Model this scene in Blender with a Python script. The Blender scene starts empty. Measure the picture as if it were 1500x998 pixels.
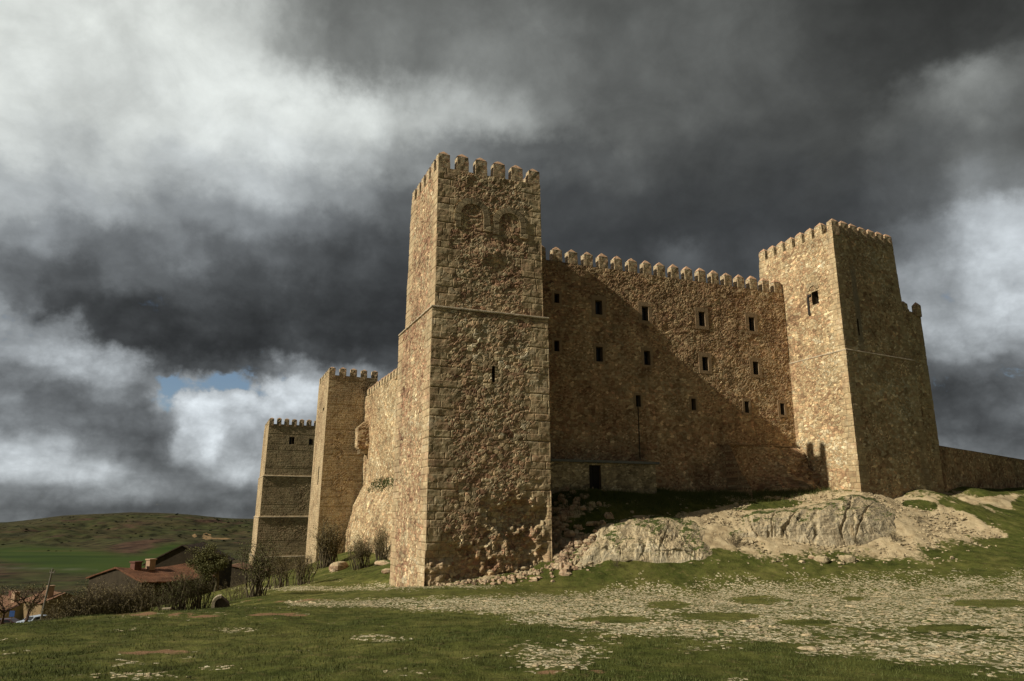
import bpy, math, random
import numpy as np
from mathutils import Vector
rng = np.random.default_rng(7); random.seed(7)
sc = bpy.context.scene; COL = sc.collection
R = math.radians
# ------------------------------------------------------------------ camera
FPX, HORY, CX, CY = 1065.0, 750.0, 750.0, 499.0
TH = math.atan((HORY-CY)/FPX)
cam_d = bpy.data.cameras.new('camera'); cam = bpy.data.objects.new('camera', cam_d); COL.objects.link(cam)
cam_d.sensor_fit = 'HORIZONTAL'; cam_d.sensor_width = 36.0; cam_d.lens = FPX/1500*36.0
cam_d.clip_start = 0.1; cam_d.clip_end = 20000
cam.location = (0, 0, 0); cam.rotation_euler = (math.pi/2+TH, 0, 0)
sc.camera = cam
# ------------------------------------------------------------------ view
sc.view_settings.view_transform = 'Standard'; sc.view_settings.look = 'None'
sc.view_settings.exposure = 0.0; sc.view_settings.gamma = 1.0; sc.view_settings.use_curve_mapping = False
# ------------------------------------------------------------------ frame of the castle (origin at the near tower's corner)
AZ = R(67.5)
U = np.array([math.sin(AZ), math.cos(AZ)]); V = np.array([-math.cos(AZ), math.sin(AZ)])
def ray(x, y):
    X = (x-CX)/FPX; Z = -(y-CY)/FPX
    return np.array([X, math.cos(TH)-Z*math.sin(TH), math.sin(TH)+Z*math.cos(TH)])
def proj(x, y, z):
    Yc = y*math.cos(TH)+z*math.sin(TH); Zc = -y*math.sin(TH)+z*math.cos(TH)
    return CX+FPX*x/Yc, CY-FPX*Zc/Yc
_r = ray(622, 858); O = _r*(40/_r[1])
def W(u, v, z=0.0): return (O[0]+U[0]*u+V[0]*v, O[1]+U[1]*u+V[1]*v, z)
def atY(px, py, Y):
    r = ray(px, py); r = r*(Y/r[1]); return r
# ------------------------------------------------------------------ sun
sd = bpy.data.lights.new('sun', 'SUN'); sun = bpy.data.objects.new('sun', sd); COL.objects.link(sun)
sd.energy = 5.0; sd.angle = R(0.53); sd.color = (1.0, 0.925, 0.76)
dvec = Vector((U[0]+.105*V[0], U[1]+.105*V[1], -.660)).normalized()
sun.rotation_euler = dvec.to_track_quat('-Z', 'Y').to_euler()
SUN_EL = math.asin(-dvec.z); SUN_AZ = math.atan2(-dvec.x, -dvec.y)
# ------------------------------------------------------------------ node helpers
class NB:
    def __init__(s, nt): s.nt = nt; s.n = nt.nodes; s.l = nt.links
    def node(s, t, **k):
        n = s.n.new(t)
        for a, b in k.items(): setattr(n, a, b)
        return n
    def put(s, sock, val):
        if isinstance(val, bpy.types.NodeSocket): s.l.new(val, sock)
        elif val is not None:
            try: sock.default_value = val
            except Exception:
                sock.default_value = (val, val, val)
    def math(s, op, a, b=None, c=None, clamp=False):
        n = s.node('ShaderNodeMath', operation=op, use_clamp=clamp)
        s.put(n.inputs[0], a); s.put(n.inputs[1], b); s.put(n.inputs[2], c)
        return n.outputs[0]
    def vmath(s, op, a, b=None, out=0):
        n = s.node('ShaderNodeVectorMath', operation=op); s.put(n.inputs[0], a)
        if b is not None:
            if op == 'SCALE': s.put(n.inputs['Scale'], b)
            else: s.put(n.inputs[1], b)
        return n.outputs[out]
    def comb(s, x=0., y=0., z=0.):
        n = s.node('ShaderNodeCombineXYZ'); s.put(n.inputs[0], x); s.put(n.inputs[1], y); s.put(n.inputs[2], z); return n.outputs[0]
    def sep(s, v):
        n = s.node('ShaderNodeSeparateXYZ'); s.put(n.inputs[0], v); return n.outputs
    def noise(s, vec, scale=1., detail=4., rough=.5, dim='3D', col=False, dist=0.):
        n = s.node('ShaderNodeTexNoise', noise_dimensions=dim); s.put(n.inputs['Vector'], vec)
        s.put(n.inputs['Scale'], scale); s.put(n.inputs['Detail'], detail); s.put(n.inputs['Roughness'], rough); s.put(n.inputs['Distortion'], dist)
        return n.outputs['Color' if col else 'Fac']
    def voro(s, vec, scale=1., feat='F1', rand=1., dim='2D'):
        n = s.node('ShaderNodeTexVoronoi', feature=feat, voronoi_dimensions=dim); s.put(n.inputs['Vector'], vec)
        s.put(n.inputs['Scale'], scale); s.put(n.inputs['Randomness'], rand); return n
    def ramp(s, fac, stops, interp='LINEAR'):
        n = s.node('ShaderNodeValToRGB'); s.put(n.inputs[0], fac); cr = n.color_ramp; cr.interpolation = interp
        while len(cr.elements) < len(stops): cr.elements.new(0.5)
        while len(cr.elements) > len(stops): cr.elements.remove(cr.elements[-1])
        for e, (p, c) in zip(cr.elements, stops): e.position = p
        for e, (p, c) in zip(cr.elements, stops):
            e.color = (c, c, c, 1) if not hasattr(c, '__len__') else (tuple(c)+(1,))[:4]
        return n.outputs[0]
    def mix(s, f, a, b, mode='MIX'):
        n = s.node('ShaderNodeMix', data_type='RGBA', blend_type=mode, clamp_factor=True)
        s.put(n.inputs[0], f)
        for i, x in ((6, a), (7, b)):
            if isinstance(x, (tuple, list)): x = (tuple(x)+(1,))[:4]
            elif isinstance(x, float): x = (x, x, x, 1)
            s.put(n.inputs[i], x)
        return n.outputs[2]
    def mixf(s, f, a, b):
        n = s.node('ShaderNodeMix', data_type='FLOAT', clamp_factor=True); s.put(n.inputs[0], f); s.put(n.inputs[2], a); s.put(n.inputs[3], b); return n.outputs[0]
    def attr(s, name, out='Fac'):
        n = s.node('ShaderNodeAttribute'); n.attribute_name = name; return n.outputs[out]
    def smooth(s, x, a, b, lo=0., hi=1.):
        n = s.node('ShaderNodeMapRange', interpolation_type='SMOOTHSTEP'); s.put(n.inputs[0], x)
        for i, q in enumerate((a, b, lo, hi)): s.put(n.inputs[i+1], q)
        return n.outputs[0]
def new_mat(name):
    m = bpy.data.materials.new(name); m.use_nodes = True; nb = NB(m.node_tree)
    b = m.node_tree.nodes['Principled BSDF']; b.inputs['Roughness'].default_value = .9
    b.inputs['Specular IOR Level'].default_value = .2
    return m, nb, b, m.node_tree.nodes['Material Output']
def bump(nb, b, h, dist=.02, strength=1.0):
    n = nb.node('ShaderNodeBump'); n.inputs['Strength'].default_value = strength; n.inputs['Distance'].default_value = dist
    nb.put(n.inputs['Height'], h); nb.l.new(n.outputs[0], b.inputs['Normal'])
# ------------------------------------------------------------------ world: Nishita sky under a procedural cloud deck laid out by compass bearing and elevation
def lin(g): g /= 255.; return g/12.92 if g <= .04045 else ((g+.055)/1.055)**2.4
SKY = {  # rows: height above the horizon line as seen -> (bearing position, brightness[, clear]) ; clear = gap with blue sky
 0: [(0,220),(100,214),(200,208),(300,198),(350,172),(400,132),(500,110),(600,106),(700,112),(800,108),(900,98),(1000,94),(1100,90),(1200,76),(1300,62),(1400,60),(1500,72)],
 75: [(0,218),(100,212),(200,214),(300,214),(370,202),(430,150),(500,122),(600,108),(700,106),(800,116),(900,102),(1000,100),(1100,96),(1200,76),(1300,66),(1400,66),(1500,84)],
 110: [(0,214),(60,222),(200,210),(320,222),(400,214),(450,180),(520,146),(600,132),(700,150),(800,132),(900,102),(1000,96),(1100,92),(1200,74),(1300,64),(1400,84),(1500,112)],
 150: [(0,216),(60,224),(130,216),(200,206),(300,214),(400,226),(480,230),(560,204),(620,186),(700,214),(740,222),(800,178),(870,110),(1000,94),(1100,90),(1200,76),(1300,74),(1390,138),(1450,158),(1500,112)],
 190: [(0,204),(100,206),(200,208),(300,208),(400,216),(480,216),(580,180),(640,160),(720,160),(780,130),(850,104),(1000,86),(1100,84),(1200,74),(1290,92),(1360,146),(1420,126),(1500,94)],
 240: [(0,184),(100,182),(200,186),(300,196),(400,200),(500,188),(580,148),(650,122),(750,104),(850,90),(1000,74),(1100,74),(1200,72),(1300,76),(1400,100),(1450,104),(1500,98)],
 300: [(0,146),(70,158),(130,172),(180,150),(280,158),(360,166),(460,154),(520,132),(560,116),(600,100),(700,84),(800,76),(900,70),(1000,66),(1100,68),(1200,72),(1300,78),(1380,110),(1440,158),(1500,186)],
 360: [(0,134),(60,112),(120,104),(180,112),(240,136),(300,118),(380,122),(460,104),(560,80),(650,72),(800,70),(900,66),(1000,66),(1100,70),(1250,86),(1330,132),(1400,160),(1450,208),(1500,216)],
 410: [(0,104),(60,78),(130,80),(190,112),(240,110),(300,88),(380,88),(450,78),(600,68),(800,64),(960,72),(985,110),(1010,86),(1100,74),(1250,92),(1340,156),(1400,172),(1450,202),(1500,200)],
 460: [(0,170),(20,150),(50,84),(100,66),(200,70),(280,76),(330,70),(400,68),(500,62),(600,60),(800,66),(1100,80),(1250,102),(1330,146),(1400,182),(1450,190),(1500,180)],
 500: [(0,150),(30,190),(70,196),(95,176),(130,84),(180,64),(300,58),(400,60),(500,58),(600,62),(1100,90),(1330,134),(1400,164),(1450,174),(1500,154)],
 530: [(0,128),(60,160),(110,196),(160,192),(200,150),(225,84),(260,66),(320,60),(400,64),(450,80),(500,84),(600,80),(1330,116),(1400,144),(1450,122),(1500,128)],
 560: [(0,112),(60,110),(120,136),(180,156),(220,140),(240,116,1),(270,140,.9),(290,178,.2),(320,150,.7),(345,130,1),(385,130,1),(405,185,.5),(430,222),(480,200),(600,120),(1350,84),(1400,78),(1450,84),(1500,92)],
 585: [(0,140),(30,104),(100,98),(160,100),(215,108),(240,140,.6),(258,226),(300,224),(350,178),(400,214),(440,196),(600,120),(1350,70),(1400,74),(1450,122),(1500,108)],
 620: [(0,120),(60,98),(120,88),(180,88),(240,98),(268,150),(290,206),(320,180),(360,150),(400,160),(600,110),(1350,74),(1400,66),(1450,72),(1500,78)],
 660: [(0,214),(30,196),(70,170),(120,146),(170,104),(210,90),(250,96),(278,190),(300,222),(318,170),(340,112),(380,130),(600,110),(1350,124),(1400,132),(1450,90),(1500,84)],
 700: [(0,180),(40,196),(100,202),(150,196),(200,134),(260,104),(300,130),(330,176),(360,190),(380,160),(600,130),(1350,170),(1400,160),(1500,124)],
 728: [(0,96),(60,112),(120,116),(180,156),(230,140),(280,110),(330,104),(380,106),(600,110),(1400,124),(1500,122)],
 752: [(0,110),(60,100),(120,84),(200,84),(300,92),(380,96),(600,100),(1400,120),(1500,120)]}
SKY_Y = sorted(SKY)
def sky_sample(px, py):
    vals = []
    for y in SKY_Y:
        r = SKY[y]; xs = [q[0] for q in r]; g = [q[1] for q in r]; a = [q[2] if len(q) > 2 else 0. for q in r]
        vals.append((np.interp(px, xs, g), np.interp(px, xs, a)))
    return np.interp(py, SKY_Y, [q[0] for q in vals]), np.interp(py, SKY_Y, [q[1] for q in vals])
def sky_tint(px, py):
    t = np.interp(py, [0, 180, 330, 620, 752], [0, .12, .75, .75, .55])
    t = min(1, max(0, t)); warm = np.array([.955, 1.0, .955]); cool = np.array([.90, .985, 1.07])
    return warm*(1-t)+cool*t
world = bpy.data.worlds.new('World'); sc.world = world; world.use_nodes = True
nb = NB(world.node_tree); nb.n.clear()
geo = nb.node('ShaderNodeNewGeometry'); D = nb.vmath('SCALE', geo.outputs['Incoming'], -1.0)
tc = nb.node('ShaderNodeTexCoord'); D = tc.outputs['Generated']
dx, dy, dz = nb.sep(D)
wn = nb.noise(D, 6.0, 3., .5, col=True); wx, wy, wz = nb.sep(wn)
wn2 = nb.noise(D, 13.0, 9., .60, col=True); vx, vy, vz = nb.sep(wn2)
az = nb.math('ARCTAN2', dx, dy)
el = nb.math('ARCSINE', dz)
elw = nb.math('ADD', nb.math('ADD', el, nb.math('MULTIPLY', nb.math('SUBTRACT', wy, .5), nb.smooth(el, .1, .45, .008, .06))),
              nb.math('MULTIPLY', nb.math('SUBTRACT', vy, .5), nb.smooth(el, 0., .3, .03, .11)))
azw = nb.math('ADD', nb.math('ADD', az, nb.math('MULTIPLY', nb.math('SUBTRACT', wx, .5), nb.smooth(el, .1, .45, .02, .08))),
              nb.math('MULTIPLY', nb.math('SUBTRACT', vx, .5), nb.smooth(el, 0., .3, .05, .12)))
AZR = 44.0
AZS = list(np.linspace(-44, -35, 3)[:-1])+list(np.linspace(-35, -13, 17)[:-1])+list(np.linspace(-13, 44, 14))
ELS = [0, 1.2, 2.5, 4, 5.4, 6.8, 8.0, 9.2, 10.4, 11.8, 13.6, 16, 18.5, 21, 24, 27, 30, 34, 39]
tfac = nb.math('DIVIDE', nb.math('ADD', azw, R(AZR)), 2*R(AZR), clamp=True)
cur = None; cura = None
for i, e in enumerate(ELS):
    stops = []
    for k in range(32):
        a = AZS[k]; ca, ce = R(a), R(e)
        px, py = proj(math.sin(ca)*math.cos(ce), math.cos(ca)*math.cos(ce), math.sin(ce))
        g, al = sky_sample(px, py); t = sky_tint(px, py); L = lin(g); L = min(.22*(L/.22)**1.10, .74)
        stops.append(((a+AZR)/(2*AZR), (L*t[0], L*t[1], L*t[2], 1.0-al)))
    n = nb.node('ShaderNodeValToRGB'); nb.put(n.inputs[0], tfac); cr = n.color_ramp; cr.interpolation = 'EASE'
    while len(cr.elements) < 32: cr.elements.new(0.999)
    for q in range(32): cr.elements[q].position = stops[q][0]
    for q in range(32): cr.elements[q].color = stops[q][1]
    if cur is None: cur, cura = n.outputs[0], n.outputs[1]
    else:
        w = nb.smooth(elw, R(ELS[i-1]), R(e))
        cur = nb.mix(w, cur, n.outputs[0]); cura = nb.mixf(w, cura, n.outputs[1])
# billow detail
den = nb.math('MAXIMUM', nb.math('ADD', dz, .22), .05)
pl = nb.vmath('DIVIDE', D, nb.comb(den, den, den))
d1 = nb.noise(pl, 3.0, 10., .58, dist=.5); d2 = nb.noise(D, 9., 10., .62, dist=.9)
det = nb.math('ADD', nb.math('MULTIPLY', nb.math('SUBTRACT', d1, .5), 1.5), nb.math('MULTIPLY', nb.math('SUBTRACT', d2, .5), 1.0))
pv = nb.node('ShaderNodeTexVoronoi', feature='F1', voronoi_dimensions='3D'); nb.put(pv.inputs['Vector'], nb.vmath('ADD', nb.vmath('MULTIPLY', D, (1., 1., 1.35)), nb.vmath('SCALE', wn2, .05))); nb.put(pv.inputs['Scale'], 17.)
pv.normalize = True; nb.put(pv.inputs['Detail'], 3.5); nb.put(pv.inputs['Roughness'], .6); nb.put(pv.inputs['Lacunarity'], 2.2)
puff = nb.math('MULTIPLY', nb.math('SUBTRACT', .345, pv.outputs['Distance']), nb.smooth(el, R(9), R(22), 2.6, .6))
b1 = nb.noise(nb.vmath('ADD', D, nb.vmath('SCALE', wn, .06)), 10., 9., .52); bil = nb.math('SUBTRACT', nb.math('ABSOLUTE', nb.math('MULTIPLY', nb.math('SUBTRACT', b1, .5), 4.)), .42)
puff = nb.math('ADD', puff, nb.math('MULTIPLY', bil, nb.smooth(el, R(10), R(24), .75, .30)))
gain = nb.math('POWER', 2.0, nb.math('ADD', nb.math('MULTIPLY', det, nb.smooth(el, R(8), R(20), .62, .85)), puff))
fill_cut = nb.math('MULTIPLY', nb.smooth(nb.math('ABSOLUTE', az), R(46), R(80), 1., .42), nb.smooth(el, R(40), R(62), 1., .5))  # unseen sky to the sides, behind and overhead dimmed to cut fill light
cl0 = nb.vmath('SCALE', cur, nb.math('MULTIPLY', gain, fill_cut))
lum = nb.sep(cl0)[1]; cloud = nb.vmath('SCALE', cl0, nb.math('DIVIDE', 1., nb.math('POWER', nb.math('ADD', 1., nb.math('POWER', nb.math('MULTIPLY', lum, 1.0), 5.)), .2)))
sky = nb.node('ShaderNodeTexSky', sky_type='NISHITA'); sky.sun_disc = False; sky.sun_elevation = SUN_EL; sky.sun_rotation = SUN_AZ % (2*math.pi)
sky.altitude = 1000; sky.dust_density = .6
bg1 = nb.node('ShaderNodeBackground'); nb.l.new(sky.outputs[0], bg1.inputs[0]); bg1.inputs[1].default_value = .075
bg2 = nb.node('ShaderNodeBackground'); nb.l.new(cloud, bg2.inputs[0]); bg2.inputs[1].default_value = 1.0
mx = nb.node('ShaderNodeMixShader'); cov = nb.smooth(nb.math('ADD', cura, nb.math('MULTIPLY', nb.math('ADD', det, nb.math('MULTIPLY', puff, 1.0)), .6)), .36, .72)
nb.l.new(cov, mx.inputs[0]); nb.l.new(bg1.outputs[0], mx.inputs[1]); nb.l.new(bg2.outputs[0], mx.inputs[2])
wo = nb.node('ShaderNodeOutputWorld'); nb.l.new(mx.outputs[0], wo.inputs[0])
# ------------------------------------------------------------------ numpy noise
def _h(ix, iy, s):
    n = (ix.astype(np.int64)*374761393+iy.astype(np.int64)*668265263+s*1274126177) & 0x7fffffff
    n = ((n ^ (n >> 13))*1274126177) & 0x7fffffff
    return ((n ^ (n >> 16)) & 0xffff)/65535.
def vnoise(x, y, s=0):
    x = np.asarray(x, float); y = np.asarray(y, float)
    ix, iy = np.floor(x), np.floor(y); fx, fy = x-ix, y-iy; fx = fx*fx*(3-2*fx); fy = fy*fy*(3-2*fy)
    a, b, c, d = _h(ix, iy, s), _h(ix+1, iy, s), _h(ix, iy+1, s), _h(ix+1, iy+1, s)
    return (a+(b-a)*fx)*(1-fy)+(c+(d-c)*fx)*fy
def fbm(x, y, s=0, o=4, g=.5):
    t = 0; a = 1; n = 0
    for i in range(o): t = t+a*vnoise(x*2**i, y*2**i, s+i*17); n += a; a *= g
    return t/n
def sst(x, a, b):
    t = np.clip((np.asarray(x, float)-a)/(b-a), 0, 1); return t*t*(3-2*t)
# ------------------------------------------------------------------ mesh helpers
def mesh_obj(name, verts, faces, mats, parent=None, attrs=None, mi=None, smooth=False):
    me = bpy.data.meshes.new(name)
    verts = np.asarray(verts, np.float32).reshape(-1, 3)
    if isinstance(faces, np.ndarray):
        nf, k = faces.shape
        me.vertices.add(len(verts)); me.vertices.foreach_set('co', verts.ravel())
        me.loops.add(nf*k); me.loops.foreach_set('vertex_index', faces.astype(np.int32).ravel())
        me.polygons.add(nf); me.polygons.foreach_set('loop_start', np.arange(0, nf*k, k, dtype=np.int32))
        me.polygons.foreach_set('loop_total', np.full(nf, k, np.int32)); me.update(calc_edges=True)
    else:
        me.from_pydata([tuple(map(float, v)) for v in verts], [], [tuple(map(int, f)) for f in faces]); me.update()
    for m in (mats if isinstance(mats, (list, tuple)) else [mats]): me.materials.append(m)
    if mi is not None: me.polygons.foreach_set('material_index', np.asarray(mi, np.int32))
    if smooth: me.polygons.foreach_set('use_smooth', np.ones(len(me.polygons), bool))
    for k, a in (attrs or {}).items():
        at = me.attributes.new(k, 'FLOAT', 'POINT'); at.data.foreach_set('value', np.asarray(a, np.float32))
    ob = bpy.data.objects.new(name, me); COL.objects.link(ob)
    if parent is not None: ob.parent = parent
    return ob
def tag(o, label=None, cat=None, group=None, kind=None):
    if label: o['label'] = label
    if cat: o['category'] = cat
    if group: o['group'] = group
    if kind: o['kind'] = kind
    return o
def empty(name, loc, rz=0., label=None, cat=None, group=None):
    o = bpy.data.objects.new(name, None); COL.objects.link(o); o.location = loc; o.rotation_euler = (0, 0, rz); o.empty_display_size = .3
    return tag(o, label, cat, group)
class MB:
    def __init__(s): s.v = []; s.f = []; s.mi = []
    def add(s, vs, fs, mi=0):
        k = len(s.v); s.v += [tuple(map(float, q)) for q in vs]; s.f += [tuple(i+k for i in f) for f in fs]; s.mi += [mi]*len(fs)
    def box(s, x0, x1, y0, y1, z0, z1, mi=0, T=None):
        vs = [(x, y, z) for z in (z0, z1) for x, y in ((x0, y0), (x1, y0), (x1, y1), (x0, y1))]
        if T: vs = [T(*q) for q in vs]
        s.add(vs, [(0, 3, 2, 1), (4, 5, 6, 7), (0, 1, 5, 4), (1, 2, 6, 5), (2, 3, 7, 6), (3, 0, 4, 7)], mi)
    def tube(s, pts, rad, n=5, mi=0, cap=True):
        rings = []
        P = [Vector(p) for p in pts]
        for i, p in enumerate(P):
            d = (P[min(i+1, len(P)-1)]-P[max(i-1, 0)]).normalized()
            a = d.cross(Vector((0, 0, 1))) if abs(d.z) < .95 else d.cross(Vector((1, 0, 0)))
            a.normalize(); b = d.cross(a); r = rad[i] if hasattr(rad, '__len__') else rad
            rings.append([p+a*(r*math.cos(2*math.pi*k/n))+b*(r*math.sin(2*math.pi*k/n)) for k in range(n)])
        vs = [q for r_ in rings for q in r_]; fs = []
        for i in range(len(P)-1):
            for k in range(n): fs.append((i*n+k, i*n+(k+1) % n, (i+1)*n+(k+1) % n, (i+1)*n+k))
        if cap: fs += [tuple(range(n))[::-1], tuple((len(P)-1)*n+k for k in range(n))]
        s.add(vs, fs, mi)
    def build(s, name, mats, parent=None, smooth=False): return mesh_obj(name, s.v, s.f, mats, parent, mi=s.mi, smooth=smooth)
# ------------------------------------------------------------------ masonry
def masonry(name, pal, sx=2.3, sz=3.9, quoin=True, disp=.085, red=.35, ashlar_all=0., coursed=0.0, mortar=(.27, .205, .125), stain=1.0, gain=1.0, obj=False, stripe=False, ql_=1.0, js=1.0, BH=.40):
    m, nb, b, out = new_mat(name)
    if obj:
        t = nb.node('ShaderNodeTexCoord'); x, y, z = nb.sep(t.outputs['Object'])
        pu = nb.math('ADD', x, nb.math('MULTIPLY', y, .83)); pz = z; pc = 9.0
    else:
        pu = nb.attr('pu'); pz = nb.attr('pz'); pc = nb.attr('pc')
    P = nb.comb(pu, pz, 0.)
    w = nb.noise(P, 1.7, 3., .55, '2D', col=True); wx, wy, _ = nb.sep(w)
    k = .22
    X = nb.math('ADD', pu, nb.math('MULTIPLY', nb.math('SUBTRACT', wx, .5), k)); Z = nb.math('ADD', pz, nb.math('MULTIPLY', nb.math('SUBTRACT', wy, .5), k))
    def rub(fx, fz, rd):
        q = nb.comb(nb.math('MULTIPLY', X, fx), nb.math('MULTIPLY', Z, fz), 0.)
        v = nb.voro(q, 1., 'F1', rd); e = nb.voro(q, 1., 'DISTANCE_TO_EDGE', rd)
        r, g, bl = nb.sep(v.outputs['Color']); return r, g, bl, e.outputs['Distance']
    a = rub(sx, sz, .82); c = rub(sx*1.9, sz*1.75, .85)
    sel = nb.smooth(nb.noise(P, .42, 4., .6, '2D'), .46, .54)
    rr, gg, bb, ee = [nb.mixf(sel, p, q) for p, q in zip(a, c)]
    big = nb.noise(P, .16, 5., .55, '2D'); mid = nb.noise(P, .9, 5., .6, '2D'); fine = nb.noise(P, 9., 5., .65, '2D')
    pick = nb.math('ADD', nb.math('MULTIPLY', rr, .75), nb.math('MULTIPLY', nb.math('SUBTRACT', nb.math('ADD', big, mid), .78), .75), clamp=True)
    colr = nb.ramp(pick, pal)
    face = nb.smooth(ee, .01, .085)
    edge = nb.smooth(ee, .0, .055)
    colr = nb.mix(1.0, colr, nb.ramp(gg, [(0, .66), (.5, .97), (.85, 1.2), (1, 1.75)]), 'MULTIPLY')
    colr = nb.mix(edge, mortar, colr)
    hr = nb.math('MULTIPLY', face, nb.math('ADD', .45, nb.math('MULTIPLY', bb, .75)))
    # cut-stone corners and coursed parts
    row = nb.math('FLOOR', nb.math('DIVIDE', pz, BH)); fr = nb.math('FRACT', nb.math('DIVIDE', pz, BH))
    wn_ = nb.node('ShaderNodeTexWhiteNoise', noise_dimensions='1D'); nb.put(wn_.inputs['W'], row); rv = wn_.outputs['Value']
    bw = nb.math('ADD', BH*1.5, nb.math('MULTIPLY', rv, BH*1.2))
    cell = nb.math('FLOOR', nb.math('DIVIDE', nb.math('ADD', pu, nb.math('MULTIPLY', rv, 3.)), bw)); fc = nb.math('FRACT', nb.math('DIVIDE', nb.math('ADD', pu, nb.math('MULTIPLY', rv, 3.)), bw))
    w2 = nb.node('ShaderNodeTexWhiteNoise', noise_dimensions='2D'); nb.put(w2.inputs['Vector'], nb.comb(cell, row, 0.))
    cv = w2.outputs['Value']; w2c = nb.sep(w2.outputs['Color'])
    jz = nb.math('MINIMUM', fr, nb.math('SUBTRACT', 1., fr)); jx = nb.math('MULTIPLY', nb.math('MINIMUM', fc, nb.math('SUBTRACT', 1., fc)), nb.math('DIVIDE', bw, BH))
    jj = nb.math('MINIMUM', jz, jx); jj = nb.math('ADD', jj, nb.math('MULTIPLY', nb.math('SUBTRACT', fine, .5), .05))
    jm = nb.smooth(jj, .005, .05)
    acol = nb.ramp(cv, [(0, (.38, .275, .16)), (.35, (.44, .335, .195)), (.7, (.50, .40, .24)), (.88, (.46, .32, .20)), (1, (.57, .48, .31))], 'LINEAR')
    acol = nb.mix(nb.math('SUBTRACT', 1., nb.math('MULTIPLY', nb.math('SUBTRACT', 1., jm), js)), tuple(q*.8 for q in mortar), nb.mix(.45, acol, colr))
    ha = nb.math('MULTIPLY', jm, nb.math('ADD', .75, nb.math('MULTIPLY', w2c[1], .3)))
    ql = nb.math('ADD', .75, nb.math('MULTIPLY', nb.math('ADD', nb.math('MULTIPLY', rv, 1.1), nb.math('MULTIPLY', nb.math('SUBTRACT', mid, .4), 1.6)), 1.0))
    if quoin: qm = nb.math('LESS_THAN', pc, nb.math('MULTIPLY', ql, ql_))
    else: qm = 0.0
    asel = nb.math('GREATER_THAN', nb.math('ADD', big, nb.math('MULTIPLY', nb.math('SUBTRACT', cv, .5), .06)), 1.0-ashlar_all) if ashlar_all > 0 else 0.0
    qm = nb.math('MAXIMUM', qm, asel)
    col = nb.mix(qm, colr, acol); h = nb.mixf(qm, hr, ha)
    # weather: large soft blotches, fine grain, a few dark runs
    col = nb.mix(1., col, nb.ramp(nb.noise(P, .55, 7., .62, '2D'), [(.25, 1-.42*stain), (.5, 1.0), (.75, 1+.16*stain)]), 'MULTIPLY')
    streak = nb.noise(nb.comb(nb.math('MULTIPLY', pu, 1.3), nb.math('MULTIPLY', pz, .12), 3.), 1., 4., .6)
    col = nb.mix(1., col, nb.ramp(streak, [(.3, 1-.28*stain), (.55, 1.)]), 'MULTIPLY')
    col = nb.mix(1., col, nb.ramp(fine, [(.2, .78*gain), (.8, 1.2*gain)]), 'MULTIPLY')
    if stripe:
        st = nb.smooth(nb.math('ABSOLUTE', nb.math('ADD', nb.math('SUBTRACT', pu, nb.attr('stripe')), nb.math('MULTIPLY', nb.math('SUBTRACT', mid, .5), .25))), .22, .42, 1., 0.)
        col = nb.mix(nb.math('MULTIPLY', st, nb.attr('stripez')), col, (.25, .215, .16))
    nb.l.new(col, b.inputs['Base Color'])
    hh = nb.math('ADD', h, nb.math('ADD', nb.math('MULTIPLY', fine, .14), nb.math('MULTIPLY', mid, .28)))
    if obj: bump(nb, b, hh, disp*.8)
    else:
        dn = nb.node('ShaderNodeDisplacement'); dn.inputs['Midlevel'].default_value = 1.0; dn.inputs['Scale'].default_value = disp
        nb.put(dn.inputs['Height'], hh); nb.l.new(dn.outputs[0], out.inputs['Displacement'])
        m.displacement_method = 'BOTH'
    return m
PAL_A = [(0, (.16, .085, .05)), (.14, (.33, .185, .115)), (.30, (.41, .255, .155)), (.5, (.43, .30, .175)), (.72, (.49, .375, .23)), (.9, (.53, .43, .27)), (1, (.62, .53, .38))]
PAL_C = [(0, (.25, .15, .085)), (.25, (.42, .27, .155)), (.5, (.49, .355, .20)), (.75, (.55, .43, .255)), (1, (.64, .55, .38))]
PAL_B = [(0, (.20, .11, .065)), (.25, (.34, .20, .115)), (.6, (.42, .285, .16)), (1, (.52, .40, .245))]
M_A = masonry('rubble_tower_stone', PAL_A, 3.0, 5.0, disp=.038, stain=.85, js=.4, ql_=.9)
M_CUR = masonry('rubble_curtain_stone', PAL_B, 3.6, 5.8, quoin=False, disp=.038, stain=1.0)
M_C = masonry('warm_tower_stone', PAL_C, 3.3, 5.2, disp=.032, stain=.8, ql_=.6, js=.45, stripe=True)
M_E = masonry('coursed_tower_stone', [(0, (.27, .18, .105)), (.5, (.40, .29, .17)), (1, (.52, .42, .26))], 3.6, 6.2, disp=.02, ashlar_all=.56, js=.55, BH=.25, ql_=.8, stain=.8)
M_W = masonry('west_wall_stone', PAL_C, 3.2, 5.2, quoin=False, disp=.05, stain=1.0)
M_WALL = masonry('perimeter_wall_stone', PAL_B, 3.6, 5.6, quoin=False, disp=.03)
M_SHED = masonry('shed_stone', [(0, (.22, .175, .11)), (.5, (.38, .31, .19)), (1, (.50, .42, .27))], 3.2, 6.4, disp=.05)
M_MER = masonry('merlon_stone', PAL_A, 4.2, 6.0, quoin=False, disp=.05, obj=True)
M_MERC = masonry('merlon_stone_warm', PAL_C, 4.2, 6.0, quoin=False, disp=.05, obj=True)
M_TRIM = masonry('cut_stone_trim', [(0, (.24, .17, .1)), (.5, (.36, .27, .16)), (1, (.47, .38, .24))], 1.6, 2.6, quoin=False, disp=.03, obj=True, stain=.7)
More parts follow.
